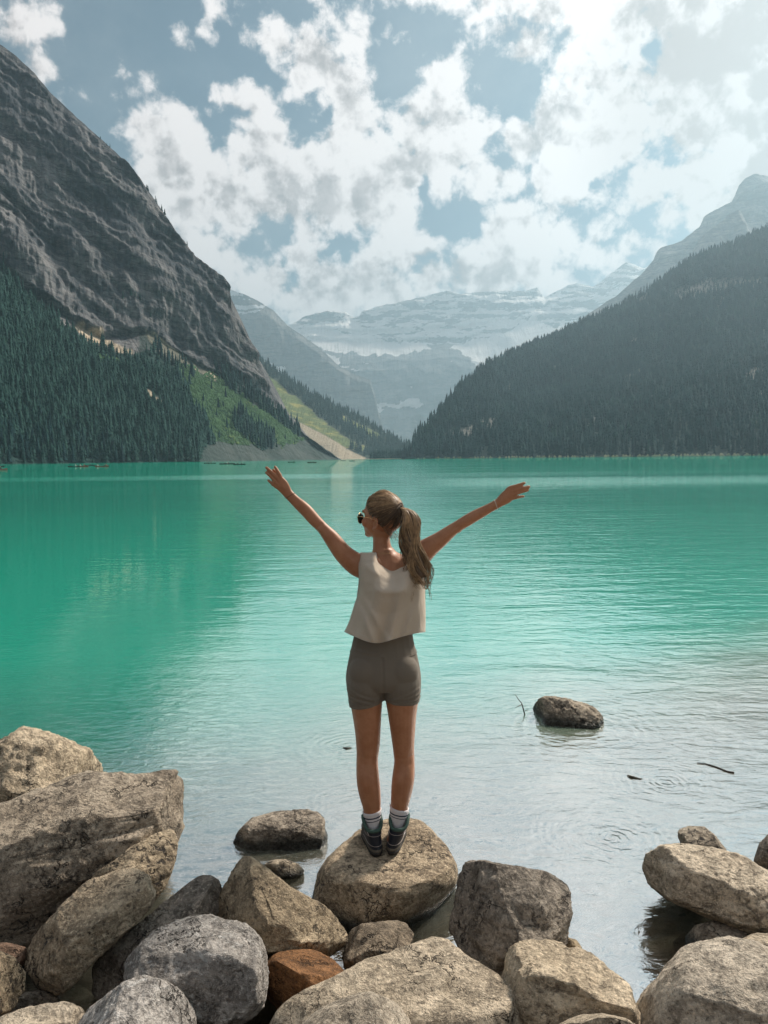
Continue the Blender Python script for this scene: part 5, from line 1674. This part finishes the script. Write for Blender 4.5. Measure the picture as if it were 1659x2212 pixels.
def boot(H, D_, out_side, lean):
    r = np.array([D_[1], -D_[0], 0])
    U_ = np.array([0, 0, 1.0])

    def foot_ring(h, y0, L, w, n=32, p=2.5, lift=None, wob_=0.0):
        R_ = []
        for k in range(n):
            t = 2 * math.pi * k / n
            ct, st = math.cos(t), math.sin(t)
            x = math.copysign(abs(ct) ** (2 / p), ct); y = math.copysign(abs(st) ** (2 / p), st)
            yy = y0 + L * (y + 1) / 2
            ww = w * (1.0 + 0.16 * math.exp(-((yy - .19) / .05) ** 2) - 0.06 * math.exp(-((yy - .10) / .04) ** 2)) * (1 + wob_ * (-1) ** k)
            z = h + (lift(yy) if lift else 0)
            R_.append(H + r * (x * ww + out_side * lean * min(1.0, max(0.0, (h - .02) / .11))) + D_ * yy + U_ * z)
        return R_

    def skin(rs, cap0=True, cap1=True):
        n = len(rs[0]); V = [p for q_ in rs for p in q_]; F = []
        for i in range(len(rs) - 1):
            for k in range(n):
                F.append((i * n + k, i * n + (k + 1) % n, (i + 1) * n + (k + 1) % n, (i + 1) * n + k))
        if cap0:
            F.append(tuple(range(n - 1, -1, -1)))
        if cap1:
            F.append(tuple((len(rs) - 1) * n + k for k in range(n)))
        return V, F

    dip = lambda y: -.034 * math.exp(-((y - .0) / .034) ** 2) + .008 * math.exp(-((y - .07) / .03) ** 2)
    up = skin([foot_ring(.022, .004, .272, .036), foot_ring(.04, .002, .270, .0365), foot_ring(.058, .002, .250, .0365), foot_ring(.078, .003, .205, .036), foot_ring(.098, .004, .155, .0385),
               foot_ring(.118, .003, .130, .041), foot_ring(.138, .001, .122, .0435, lift=lambda y: .4 * dip(y)), foot_ring(.156, .000, .122, .0450, lift=dip), foot_ring(.160, .006, .108, .0405, lift=dip), foot_ring(.14, .010, .100, .037, lift=dip)], True, False)
    bt = mesh_obj('boot', *up, m_boot, P_)
    so_ = skin([foot_ring(-.006, .004, .272, .0365, 48, wob_=.02), foot_ring(.004, .000, .284, .0395, 48, wob_=.03), foot_ring(.014, -.002, .287, .040, 48, wob_=.03)])
    mesh_obj('sole', *so_, m_sole, bt)
    ms_ = skin([foot_ring(.0142, -.001, .286, .0392), foot_ring(.020, -.002, .284, .0390), foot_ring(.030, .000, .278, .0372)])
    mesh_obj('midsole', *ms_, m_mid, bt)
    # heel counter: dark panel wrapped round the back
    def arc(h, y0, L, w, k0, k1, grow, lift=None):
        R_ = foot_ring(h, y0 - grow, L + 2 * grow, w + grow, 64, lift=lift)
        c = 48
        return [R_[(c + k) % 64] for k in range(k0, k1 + 1)]
    rows = [arc(.028, .002, .270, .0365, -17, 17, .0022), arc(.05, .002, .262, .0365, -17, 17, .0024), arc(.072, .003, .215, .0362, -17, 17, .0024), arc(.094, .004, .16, .0380, -16, 16, .0024), arc(.112, .003, .135, .0405, -15, 15, .0022)]
    n_ = len(rows[0])
    V = []; F = []
    m_ = min(len(x) for x in rows)
    for x in rows:
        ix = np.linspace(0, len(x) - 1, m_)
        V += [np.array(x)[int(round(i))] for i in ix]
    for i in range(len(rows) - 1):
        for k in range(m_ - 1):
            F.append((i * m_ + k, i * m_ + k + 1, (i + 1) * m_ + k + 1, (i + 1) * m_ + k))
    mesh_obj('heel_panel', V, F, m_heel, bt)
    V, F = merge_geo([path_tube(arc(.046, .002, .264, .0365, -16, 16, .0032), .0010), path_tube(arc(.094, .004, .16, .0380, -15, 15, .0030), .0010)])
    mesh_obj('stitching', V, F, m_piping, bt)
    # padded collar, low at the heel
    R_ = foot_ring(.154, .002, .118, .0430, 40, lift=dip)
    V, F = tube_geo(R_ + [R_[0], R_[1]], .0085, .0085, 10)
    mesh_obj('collar', V, F, m_collar, bt)
    # pale tab at the back of the shaft on the outer side
    s_ = out_side
    V, F = path_tube([H + r * (s_ * (.0335 + lean)) + D_ * .006 + U_ * .119, H + r * (s_ * (.027 + lean * .9)) + D_ * .0005 + U_ * .103], .0014)
    mesh_obj('tab', V, F, m_piping, bt)
    # laces at the front
    V, F = merge_geo([path_tube([H + r * a * .022 + D_ * (.245 - .022 * i) + U_ * (.058 + .014 * i) for a in (-1, 1)], .0022) for i in range(6)])
    mesh_obj('lace', V, F, m_stripe, bt)


boot(LH, LDIR, -1, .014)
boot(RH, RDIR, 1, .030)

# --- hair -----------------------------------------------------------------
m_hair, g, b, out = new_mat('brown_blond_hair')
att = g.new('ShaderNodeAttribute', attribute_name='shade').outputs['Fac']
co = g.new('ShaderNodeTexCoord').outputs['Object']
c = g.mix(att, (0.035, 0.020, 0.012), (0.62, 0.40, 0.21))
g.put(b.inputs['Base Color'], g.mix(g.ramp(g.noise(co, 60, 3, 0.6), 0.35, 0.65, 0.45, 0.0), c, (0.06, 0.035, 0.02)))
b.inputs['Roughness'].default_value = 0.42
b.inputs['Specular IOR Level'].default_value = 0.5
hr = random.Random(8)


def strand(pts, r, shade, sides=4):
    V, F = tube_geo(pts, r, r * 0.35, sides)
    return V, F, shade


def strands_obj(name, S, parent):
    V = []; F = []; A = []
    for v, f, s in S:
        o_ = len(V); V += list(v); F += [tuple(i + o_ for i in q_) for q_ in f]; A += [s] * len(v)
    ob = mesh_obj(name, V, F, m_hair, parent)
    a_ = ob.data.attributes.new('shade', 'FLOAT', 'POINT')
    a_.data.foreach_set('value', np.array(A, np.float32))
    return ob


def skull(d, k=1.0):
    """point on the scalp in direction d (forward, side, up)"""
    d = np.array(d, float); d /= np.linalg.norm(d)
    rad = 1.0 / math.sqrt((d[0] / .098) ** 2 + (d[1] / .079) ** 2 + (d[2] / (.095 if d[2] > 0 else .092)) ** 2)
    return HC0 + HU * .002 + (HF * d[0] + HS * d[1] + HU * d[2]) * rad * k


TIE = np.array([-.90, .10, .34]); TIE /= np.linalg.norm(TIE)
tie_p = skull(TIE, 1.10)


def hairline(d):
    """how far forward hair grows for an up component d[2]"""
    u = d[2]
    return np.interp(u, [-1, -.78, -.55, -.30, -.05, .2, .45, .7, 1], [-.55, -.42, -.22, -.05, .26, .48, .62, .72, .9])


# under layer: scalp shell
V = []; F = []; idx = {}
NN = 44
for i in range(NN + 1):
    th = math.pi * i / NN
    for k in range(2 * NN):
        ph = math.pi * k / NN
        d = np.array([math.sin(th) * math.cos(ph), math.sin(th) * math.sin(ph), math.cos(th)])
        V.append(skull(d, 1.025)); idx[(i, k)] = d
for i in range(NN):
    for k in range(2 * NN):
        q_ = [(i, k), (i, (k + 1) % (2 * NN)), (i + 1, (k + 1) % (2 * NN)), (i + 1, k)]
        if all(idx[x][0] < hairline(idx[x]) - .02 and idx[x][2] > -.86 for x in q_):
            F.append(tuple(x[0] * 2 * NN + x[1] for x in q_))
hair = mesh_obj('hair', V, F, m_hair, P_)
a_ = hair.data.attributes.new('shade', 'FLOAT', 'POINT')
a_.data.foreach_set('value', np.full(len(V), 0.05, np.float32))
S = []
tries = 0
while len(S) < 900 and tries < 20000:
    tries += 1
    d = np.array([hr.gauss(0, 1) for _ in range(3)]); d /= np.linalg.norm(d)
    hl = hairline(d)
    if d[0] > hl or d[2] < -.80 or d @ TIE > 0.97:
        continue
    if d[0] < hl - .30 and hr.random() < .45:
        continue
    ang = math.acos(max(-1, min(1, d @ TIE)))
    n_ = 12
    lift = hr.uniform(1.03, 1.075)
    ax = np.cross(d, TIE); ax /= max(np.linalg.norm(ax), 1e-6)
    wv = hr.uniform(-.05, .05)
    pts = []
    for t in np.linspace(0, 1, n_):
        q_ = (math.sin((1 - t) * ang) * d + math.sin(t * ang) * TIE) / max(math.sin(ang), 1e-3)
        q_ = q_ + ax * wv * math.sin(math.pi * t)
        pts.append(skull(q_, (1.02 if t == 0 else lift) + .035 * t * t + .012 * math.sin(math.pi * t)))
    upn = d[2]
    # lighter on top, darker hair underneath
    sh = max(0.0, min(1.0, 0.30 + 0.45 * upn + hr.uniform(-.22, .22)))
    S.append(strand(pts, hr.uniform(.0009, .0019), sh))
# loose bump of hair above the tie and flyaways
for k in range(40):
    a = hr.uniform(-.6, .6)
    pts = [skull((.25 - .06 * j, a * (1 - j / 9), .93 - .055 * j), 1.075 + .07 * math.sin(math.pi * j / 8) * hr.uniform(.5, 1.0)) for j in range(9)] + [tie_p]
    S.append(strand(pts, .0013, hr.uniform(.45, .85)))
for k in range(26):
    st = skull((-.55 + hr.uniform(-.2, .25), hr.uniform(.0, .8), -.72), 1.03)
    pts = [st + np.array([.012 * j * hr.uniform(.5, 1.2), -.004 * j, -.013 * j + .006 * hr.uniform(-1, 1)]) for j in range(5)]
    S.append(strand(pts, .0008, hr.uniform(.05, .4)))
strands_obj('hair_strands', S, hair)

# ponytail falling down the back, parted into waved locks
TAIL = [(845, 288, -.085, 12), (874, 306, -.100, 26), (890, 350, -.112, 40), (890, 400, -.116, 46), (893, 450, -.120, 47), (901, 500, -.126, 50), (914, 550, -.132, 53), (926, 600, -.138, 56), (940, 650, -.142, 52), (956, 700, -.144, 44), (976, 745, -.144, 34)]
TS = np.array(spline(TAIL, 4))
S = []
nT = len(TS)
for k in range(520):
    a = hr.uniform(0, 6.283); rr0 = math.sqrt(hr.random())
    lock = int(a / 6.283 * 9)
    ox, oy = math.cos(a) * rr0, math.sin(a) * rr0
    ph = lock * 1.7 + hr.uniform(-.4, .4); amp = hr.uniform(.22, .72)
    end = hr.uniform(.58, .92) if hr.random() < .75 else hr.uniform(.85, 1.0)
    m_ = max(6, int(nT * end))
    pts = []
    for i in range(0, m_, 2):
        t = i / (nT - 1)
        x, y, dy, w = TS[i]
        wx = w * (1.12 * ox * (1.0 if t < .55 else 1.0 - .9 * (t - .55)) + amp * (.25 + t) * math.sin(10 * t + ph))
        p = W(x + wx, y, dy)
        p = p + YV * (oy * w / PXM * .55 + .010 * t * math.cos(6 * t + ph))
        pts.append(p)
    if len(pts) > 3:
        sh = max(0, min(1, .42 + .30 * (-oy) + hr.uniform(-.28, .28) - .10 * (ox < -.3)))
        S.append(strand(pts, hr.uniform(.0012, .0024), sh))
for k in range(120):          # stray ends
    x, y, dy, w = TS[hr.randrange(8, nT - 6)]
    sgn = hr.choice((-1, -1, 1))
    pts = [W(x + sgn * w * (.75 + .06 * j) + 7 * math.sin(.9 * j + k), y + 20 * j, dy + .008 * math.cos(j + k)) for j in range(7)]
    S.append(strand(pts, .0008, hr.uniform(.2, .7)))
pony = strands_obj('ponytail', S, P_)
core = loft([(W(x, y, dy), np.array([w / PXM * .72, 0, 0]), YV * (w / PXM * .40)) for x, y, dy, w in TS[:-7]], 14)
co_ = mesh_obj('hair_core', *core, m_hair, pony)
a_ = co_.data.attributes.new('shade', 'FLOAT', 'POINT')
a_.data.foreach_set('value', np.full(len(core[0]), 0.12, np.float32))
m_tie = simple_mat('coiled_hair_tie', (0.20, 0.15, 0.11), 0.4, scale=80, var=0.5)
ring = []
tn = W(872, 308, -.100) - tie_p; tn /= np.linalg.norm(tn)
ta = np.cross(tn, YV); ta /= np.linalg.norm(ta); tb = np.cross(tn, ta)
for k in range(80):
    t = 2 * math.pi * k / 79
    rr0 = .0155 + .0028 * math.cos(13 * t)
    ring.append(tie_p + tn * (.004 + .0028 * math.sin(13 * t)) + (ta * math.cos(t) + tb * math.sin(t)) * rr0)
mesh_obj('hair_tie', *path_tube(ring, .0020), m_tie, P_)

# --- sunglasses, jewellery ----------------------------------------------
m_gold = simple_mat('gold_wire', (0.75, 0.52, 0.28), 0.25, metal=1.0, var=0.05)
m_lens, g, b, out = new_mat('dark_green_lens')
g.put(b.inputs['Base Color'], (0.012, 0.02, 0.02, 1)); b.inputs['Roughness'].default_value = 0.06; b.inputs['Specular IOR Level'].default_value = 0.6
fr_parts = []
lenses = []
for sg in (1, -1):
    c0 = hp(.112, sg * .034, -.022)
    rim = []
    for k in range(29):
        t = 2 * math.pi * k / 28
        x, y = math.cos(t) * .0275, math.sin(t) * (.023 if math.sin(t) > 0 else .027)
        rim.append(c0 + HS * x + HU * y - HF * (.010 * ((x * sg + .0275) / .055) ** 1.6))
    fr_parts.append(path_tube(rim, .0009))
    lenses.append((rim, c0))
    hinge = hp(.104, sg * .064, -.012)
    fr_parts.append(path_tube([rim[0] if sg > 0 else rim[14], hinge, hp(.07, sg * .073, -.012), hp(.02, sg * .078, -.016), hp(-.010, sg * .080, -.022), hp(-.022, sg * .079, -.036)], .0011))
fr_parts.append(path_tube([hp(.115, .008, -.012), hp(.119, 0, -.009), hp(.115, -.008, -.012)], .0011))
fr_parts.append(path_tube([hp(.114, .014, -.002), hp(.118, 0, .000), hp(.114, -.014, -.002)], .0010))
gl_ = mesh_obj('sunglasses', *merge_geo(fr_parts), m_gold, P_)
for rim, c0 in lenses:
    V = list(rim[:-1]); n_ = len(V)
    V2 = [p - HF * .0016 for p in V]
    F = [tuple(range(n_)), tuple(range(2 * n_ - 1, n_ - 1, -1))] + [(i, n_ + i, n_ + (i + 1) % n_, (i + 1) % n_) for i in range(n_)]
    mesh_obj('lens', V + V2, F, m_lens, gl_, smooth=False)


def arm_ring(keys, i, grow, twist=0.0, n=36, wob_=.0):
    k = keys[i]; a = keys[i - 1]; b_ = keys[min(i + 1, len(keys) - 1)]
    d = W(b_[0], b_[1]) - W(a[0], a[1]); d /= np.linalg.norm(d)
    side = np.cross(d, YV); side /= np.linalg.norm(side); dep = np.cross(side, d)
    c = W(k[0], k[1]); h = k[2] / PXM
    return [c + side * (h + grow) * math.cos(t) + dep * (h * k[4] + grow) * math.sin(t) + d * (twist * math.cos(t) + wob_ * math.sin(9 * t)) for t in np.linspace(0, 2 * math.pi, n)]


mesh_obj('bracelet', *path_tube(arm_ring(LARM, 11, .0015, .006, wob_=.0008), .0012), simple_mat('dark_cord', (0.08, 0.05, 0.035), 0.6), P_)['label'] = 'thin dark cord bracelet'
mesh_obj('bracelet', *path_tube(arm_ring(RARM, 11, .0015, .004, wob_=.0006), .0015), simple_mat('pale_cord', (0.62, 0.56, 0.50), 0.5), P_)['label'] = 'thin pale cord bracelet'
mesh_obj('necklace', *path_tube(ring_path(524, 684, 806, .0565, -.001, .0016, tilt=-6, sag=-.0), .0008), m_gold, P_)
c = W(163, 149, -.003); d = W(150, 134, -.002) - c; d /= np.linalg.norm(d); a = np.cross(d, YV); a /= np.linalg.norm(a); b2 = np.cross(a, d)
mesh_obj('ring', *path_tube([c + d * .006 + (a * math.cos(t) + b2 * math.sin(t)) * .0092 for t in np.linspace(0, 2 * math.pi, 18)], .0010), m_gold, P_)
# ------------------------------------------------------------------ canoes far out on the lake
def hull_geo(L=5.2, w=0.46, h=0.36):
    n = 13
    V = []; F = []
    prof = 7
    for shell, k in ((0, 1.0), (1, 0.90)):
        for i in range(n):
            t = -1 + 2 * i / (n - 1)
            ww = w * (1 - abs(t) ** 2.4) * k + 0.012
            sheer = h * (0.78 + 0.62 * abs(t) ** 3)
            for j in range(prof):
                a = math.pi * j / (prof - 1)
                V.append((t * L / 2 * (1.0 if shell == 0 else 0.97), -math.cos(a) * ww, -0.10 + (0.03 if shell else 0) + (sheer + 0.10) * (1 - math.sin(a) ** 0.6) + 0.08 * abs(t) ** 4 * math.sin(a)))
    for sidx in (0, 1):
        b = sidx * n * prof
        for i in range(n - 1):
            for j in range(prof - 1):
                q_ = (b + i * prof + j, b + (i + 1) * prof + j, b + (i + 1) * prof + j + 1, b + i * prof + j + 1)
                F.append(q_ if sidx == 0 else q_[::-1])
    b = n * prof
    for i in range(n - 1):
        for j in (0, prof - 1):
            F.append((i * prof + j, (i + 1) * prof + j, b + (i + 1) * prof + j, b + i * prof + j))
    return V, F


m_red = simple_mat('red_canoe_paint', (0.30, 0.07, 0.05), 0.5, scale=3)
m_dk = simple_mat('dark_canoe_paint', (0.045, 0.04, 0.04), 0.5, scale=3)
m_pale = simple_mat('faded_red_canoe_paint', (0.40, 0.19, 0.15), 0.5, scale=3)
m_wood = simple_mat('canoe_wood', (0.34, 0.25, 0.16), 0.7, scale=6)
HV, HFc = hull_geo()
hull_me = {}
for nm, mm in (('red', m_red), ('dark', m_dk), ('pale', m_pale)):
    me = bpy.data.meshes.new('hull'); me.from_pydata(HV, [], HFc); me.materials.append(mm); me.update()
    hull_me[nm] = me
thw = bpy.data.meshes.new('thwart')
tv, tf = merge_geo([tube_geo([(x, -.36, .24), (x, .36, .24)], .05, .05, 4) for x in (-1.5, 0, 1.5)])
thw.from_pydata([tuple(map(float, p)) for p in tv], [], tf); thw.materials.append(m_wood)
# seated paddler: one continuous figure
up3 = np.array([0, 0, 1.0]); X3 = np.array([1.0, 0, 0]); Y3 = np.array([0, 1.0, 0])


def limb(p, q, r0, r1):
    return tube_geo([p, (np.array(p) + np.array(q)) / 2, q], r0, r1, 8)


fig = [loft([(up3 * .12, X3 * .14, Y3 * .19), (up3 * .32, X3 * .12, Y3 * .17), (up3 * .55, X3 * .12, Y3 * .21), (up3 * .66, X3 * .09, Y3 * .17), (up3 * .72, X3 * .05, Y3 * .06), (up3 * .80, X3 * .05, Y3 * .06)], 10),
       ellipsoid(up3 * .90 + X3 * .02, X3 * .11, Y3 * .085, up3 * .125, 6),
       limb((0, .2, .60), (.20, .28, .40), .06, .05), limb((.20, .28, .40), (.42, .16, .42), .05, .045),
       limb((0, -.2, .60), (.22, -.24, .45), .06, .05), limb((.22, -.24, .45), (.40, -.10, .62), .05, .045),
       limb((.02, .12, .16), (.50, .13, .22), .09, .07), limb((.02, -.12, .16), (.50, -.13, .22), .09, .07)]
fig_me0 = weld('person', fig, 0.05, 2)
fig_me = {}
m_face = simple_mat('paddler_skin', (0.40, 0.24, 0.17), 0.7, scale=10)
for nm, colr in (('dark', (0.03, 0.035, 0.045)), ('white', (0.62, 0.60, 0.58)), ('red', (0.33, 0.07, 0.06))):
    me = fig_me0.copy()
    me.materials.clear(); me.materials.append(simple_mat(nm + '_life_vest', colr, 0.8, scale=10)); me.materials.append(m_face)
    for p_ in me.polygons:
        c_ = p_.center
        p_.material_index = 1 if (c_[2] > .74 or (c_[0] > .33 and c_[2] > .33)) else 0
    fig_me[nm] = me
pad_v, pad_f = merge_geo([tube_geo([(.40, -.12, .64), (.42, .20, .36), (.44, .50, .10)], .025, .025, 5), tube_geo([(.44, .48, .12), (.45, .58, .02), (.46, .70, -.12)], .09, .07, 5)])
pad_me = bpy.data.meshes.new('paddle'); pad_me.from_pydata([tuple(map(float, p)) for p in pad_v], [], pad_f); pad_me.materials.append(m_wood)

CANOES = [  # u, v, heading, hull, canoe label, list of (seat, vest, label)
    (-6, 1016, 6, 'pale', 'pale red canoe cut off by the left edge, nearest of all', [(0.8, 'dark', 'dark clad paddler in the canoe cut off by the left edge')]),
    (-2, 1008.3, 4, 'dark', 'second canoe at the left edge, just above the pale red one', []),
    (161, 1008.6, 8, 'dark', 'dark canoe with one white-hatted paddler, first from the left shore wood', [(0.4, 'white', 'lone pale clad paddler in the dark canoe on the left')]),
    (178, 1008.4, -6, 'red', 'red canoe with two paddlers between two dark canoes', [(-0.9, 'white', 'rear pale paddler in the red canoe between dark ones'), (0.7, 'red', 'front paddler in a red vest, in the red canoe')]),
    (193, 1006.2, 10, 'dark', 'farther dark canoe just behind the red canoe with two paddlers', [(0.3, 'dark', 'dark clad paddler in the canoe behind the red one')]),
    (220, 1008.2, 3, 'red', 'long red-brown canoe with three paddlers, rightmost of the left cluster', [(-1.6, 'white', 'pale clad stern paddler in the long red-brown canoe'), (0.9, 'dark', 'dark clad middle paddler in the long red-brown canoe'), (1.7, 'red', 'bow paddler in a red vest in the long red-brown canoe')]),
    (449, 1001, 5, 'dark', 'small dark canoe close to the shore below the wood edge', [(-0.6, 'dark', 'dark clad paddler in the small canoe below the wood edge')]),
    (458, 1001.2, 170, 'dark', 'dark canoe next to the one below the wood edge', [(0.4, 'dark', 'dark clad paddler in the right canoe of the pair')]),
    (485, 1002.6, 4, 'dark', 'dark canoe full of paddlers below the meadow, left one', [(-1.4, 'dark', 'stern paddler in the left crowded canoe below the meadow'), (0, 'dark', 'middle paddler in the left crowded canoe below the meadow'), (1.3, 'white', 'pale bow paddler in the left crowded canoe below the meadow')]),
    (497, 1002.2, -8, 'dark', 'dark canoe full of paddlers below the meadow, right one', [(-1.2, 'dark', 'stern paddler in the right crowded canoe below the meadow'), (1.0, 'dark', 'bow paddler in the right crowded canoe below the meadow')]),
    (517, 1003.8, 12, 'dark', 'dark canoe trailing a pale wake below the meadow', [(-0.7, 'dark', 'stern paddler in the canoe trailing a wake'), (0.8, 'dark', 'bow paddler in the canoe trailing a wake')]),
    (630, 998.8, 4, 'dark', 'dark canoe below the scree, left of the raised left hand line', [(1.2, 'dark', 'paddler in the canoe below the scree')]),
    (674, 999.6, -5, 'dark', 'dark canoe with two paddlers below the foot of the scree fan', [(-0.9, 'dark', 'stern paddler in the canoe below the scree fan foot'), (0.9, 'dark', 'bow paddler in the canoe below the scree fan foot')]),
    (741, 995.4, 8, 'dark', 'tiny dark canoe near the end of the lake', [(0, 'dark', 'paddler in the tiny canoe near the lake end')]),
    (760, 995.8, 5, 'dark', 'tiny dark canoe in front of the pale valley beach', [(0.2, 'dark', 'paddler in the tiny canoe before the valley beach')]),
    (872, 993.6, 60, 'dark', 'farthest canoe, a dark dot before the right forest tip', [(0, 'dark', 'paddler in the farthest canoe')]),
]
for (u, v, hd, kind, lb, crew) in CANOES:
    p = on_plane(u, v, 0.0)
    root = empty('canoe', (p[0], p[1], 0.0))
    root.rotation_euler = (0, 0, R(hd))
    tag(root, lb, 'canoe', 'canoes on the lake')
    for nm, me in (('hull', hull_me[kind]), ('thwart', thw)):
        c_ = bpy.data.objects.new(nm, me); COL.objects.link(c_); c_.parent = root
    ca, sa = math.cos(R(hd)), math.sin(R(hd))
    for seat, vest, pl_ in crew:
        po = bpy.data.objects.new('person', fig_me[vest]); COL.objects.link(po)
        po.location = (p[0] + ca * seat, p[1] + sa * seat, 0.12)
        po.rotation_euler = (0, 0, R(hd))
        tag(po, pl_, 'person', 'paddlers in the canoes')
        pd = bpy.data.objects.new('paddle', pad_me); COL.objects.link(pd)
        pd.location = (p[0] + ca * seat, p[1] + sa * seat, 0.12)
        pd.rotation_euler = (0, 0, R(hd))
        tag(pd, 'paddle of the ' + pl_.replace(' below the meadow', '').replace('paddler', 'canoeist'), 'paddle', 'paddles of the canoeists')
# ------------------------------------------------------------------ haze
hx, hy0, hy1, hz0, hz1 = 13000, -6500, 25000, -34.0, 3600.0
hv = [(sx * hx, y, z) for z in (hz0, hz1) for y in (hy0, hy1) for sx in (-1, 1)]
ho = mesh_obj('haze', hv, [(0, 2, 3, 1), (4, 5, 7, 6), (0, 1, 5, 4), (2, 6, 7, 3), (0, 4, 6, 2), (1, 3, 7, 5)], smooth=False)
hm = bpy.data.materials.new('valley_haze')
hm.use_nodes = True
g = NT(hm.node_tree)
out = g.new('ShaderNodeOutputMaterial')
pv = g.new('ShaderNodeVolumePrincipled')
pv.inputs['Color'].default_value = (0.40, 0.57, 0.68, 1)
pv.inputs['Density'].default_value = 0.72e-4
pv.inputs['Anisotropy'].default_value = 0.55
hm.node_tree.links.new(pv.outputs[0], out.inputs['Volume'])
ho.data.materials.append(hm)
tag(ho, kind='stuff')
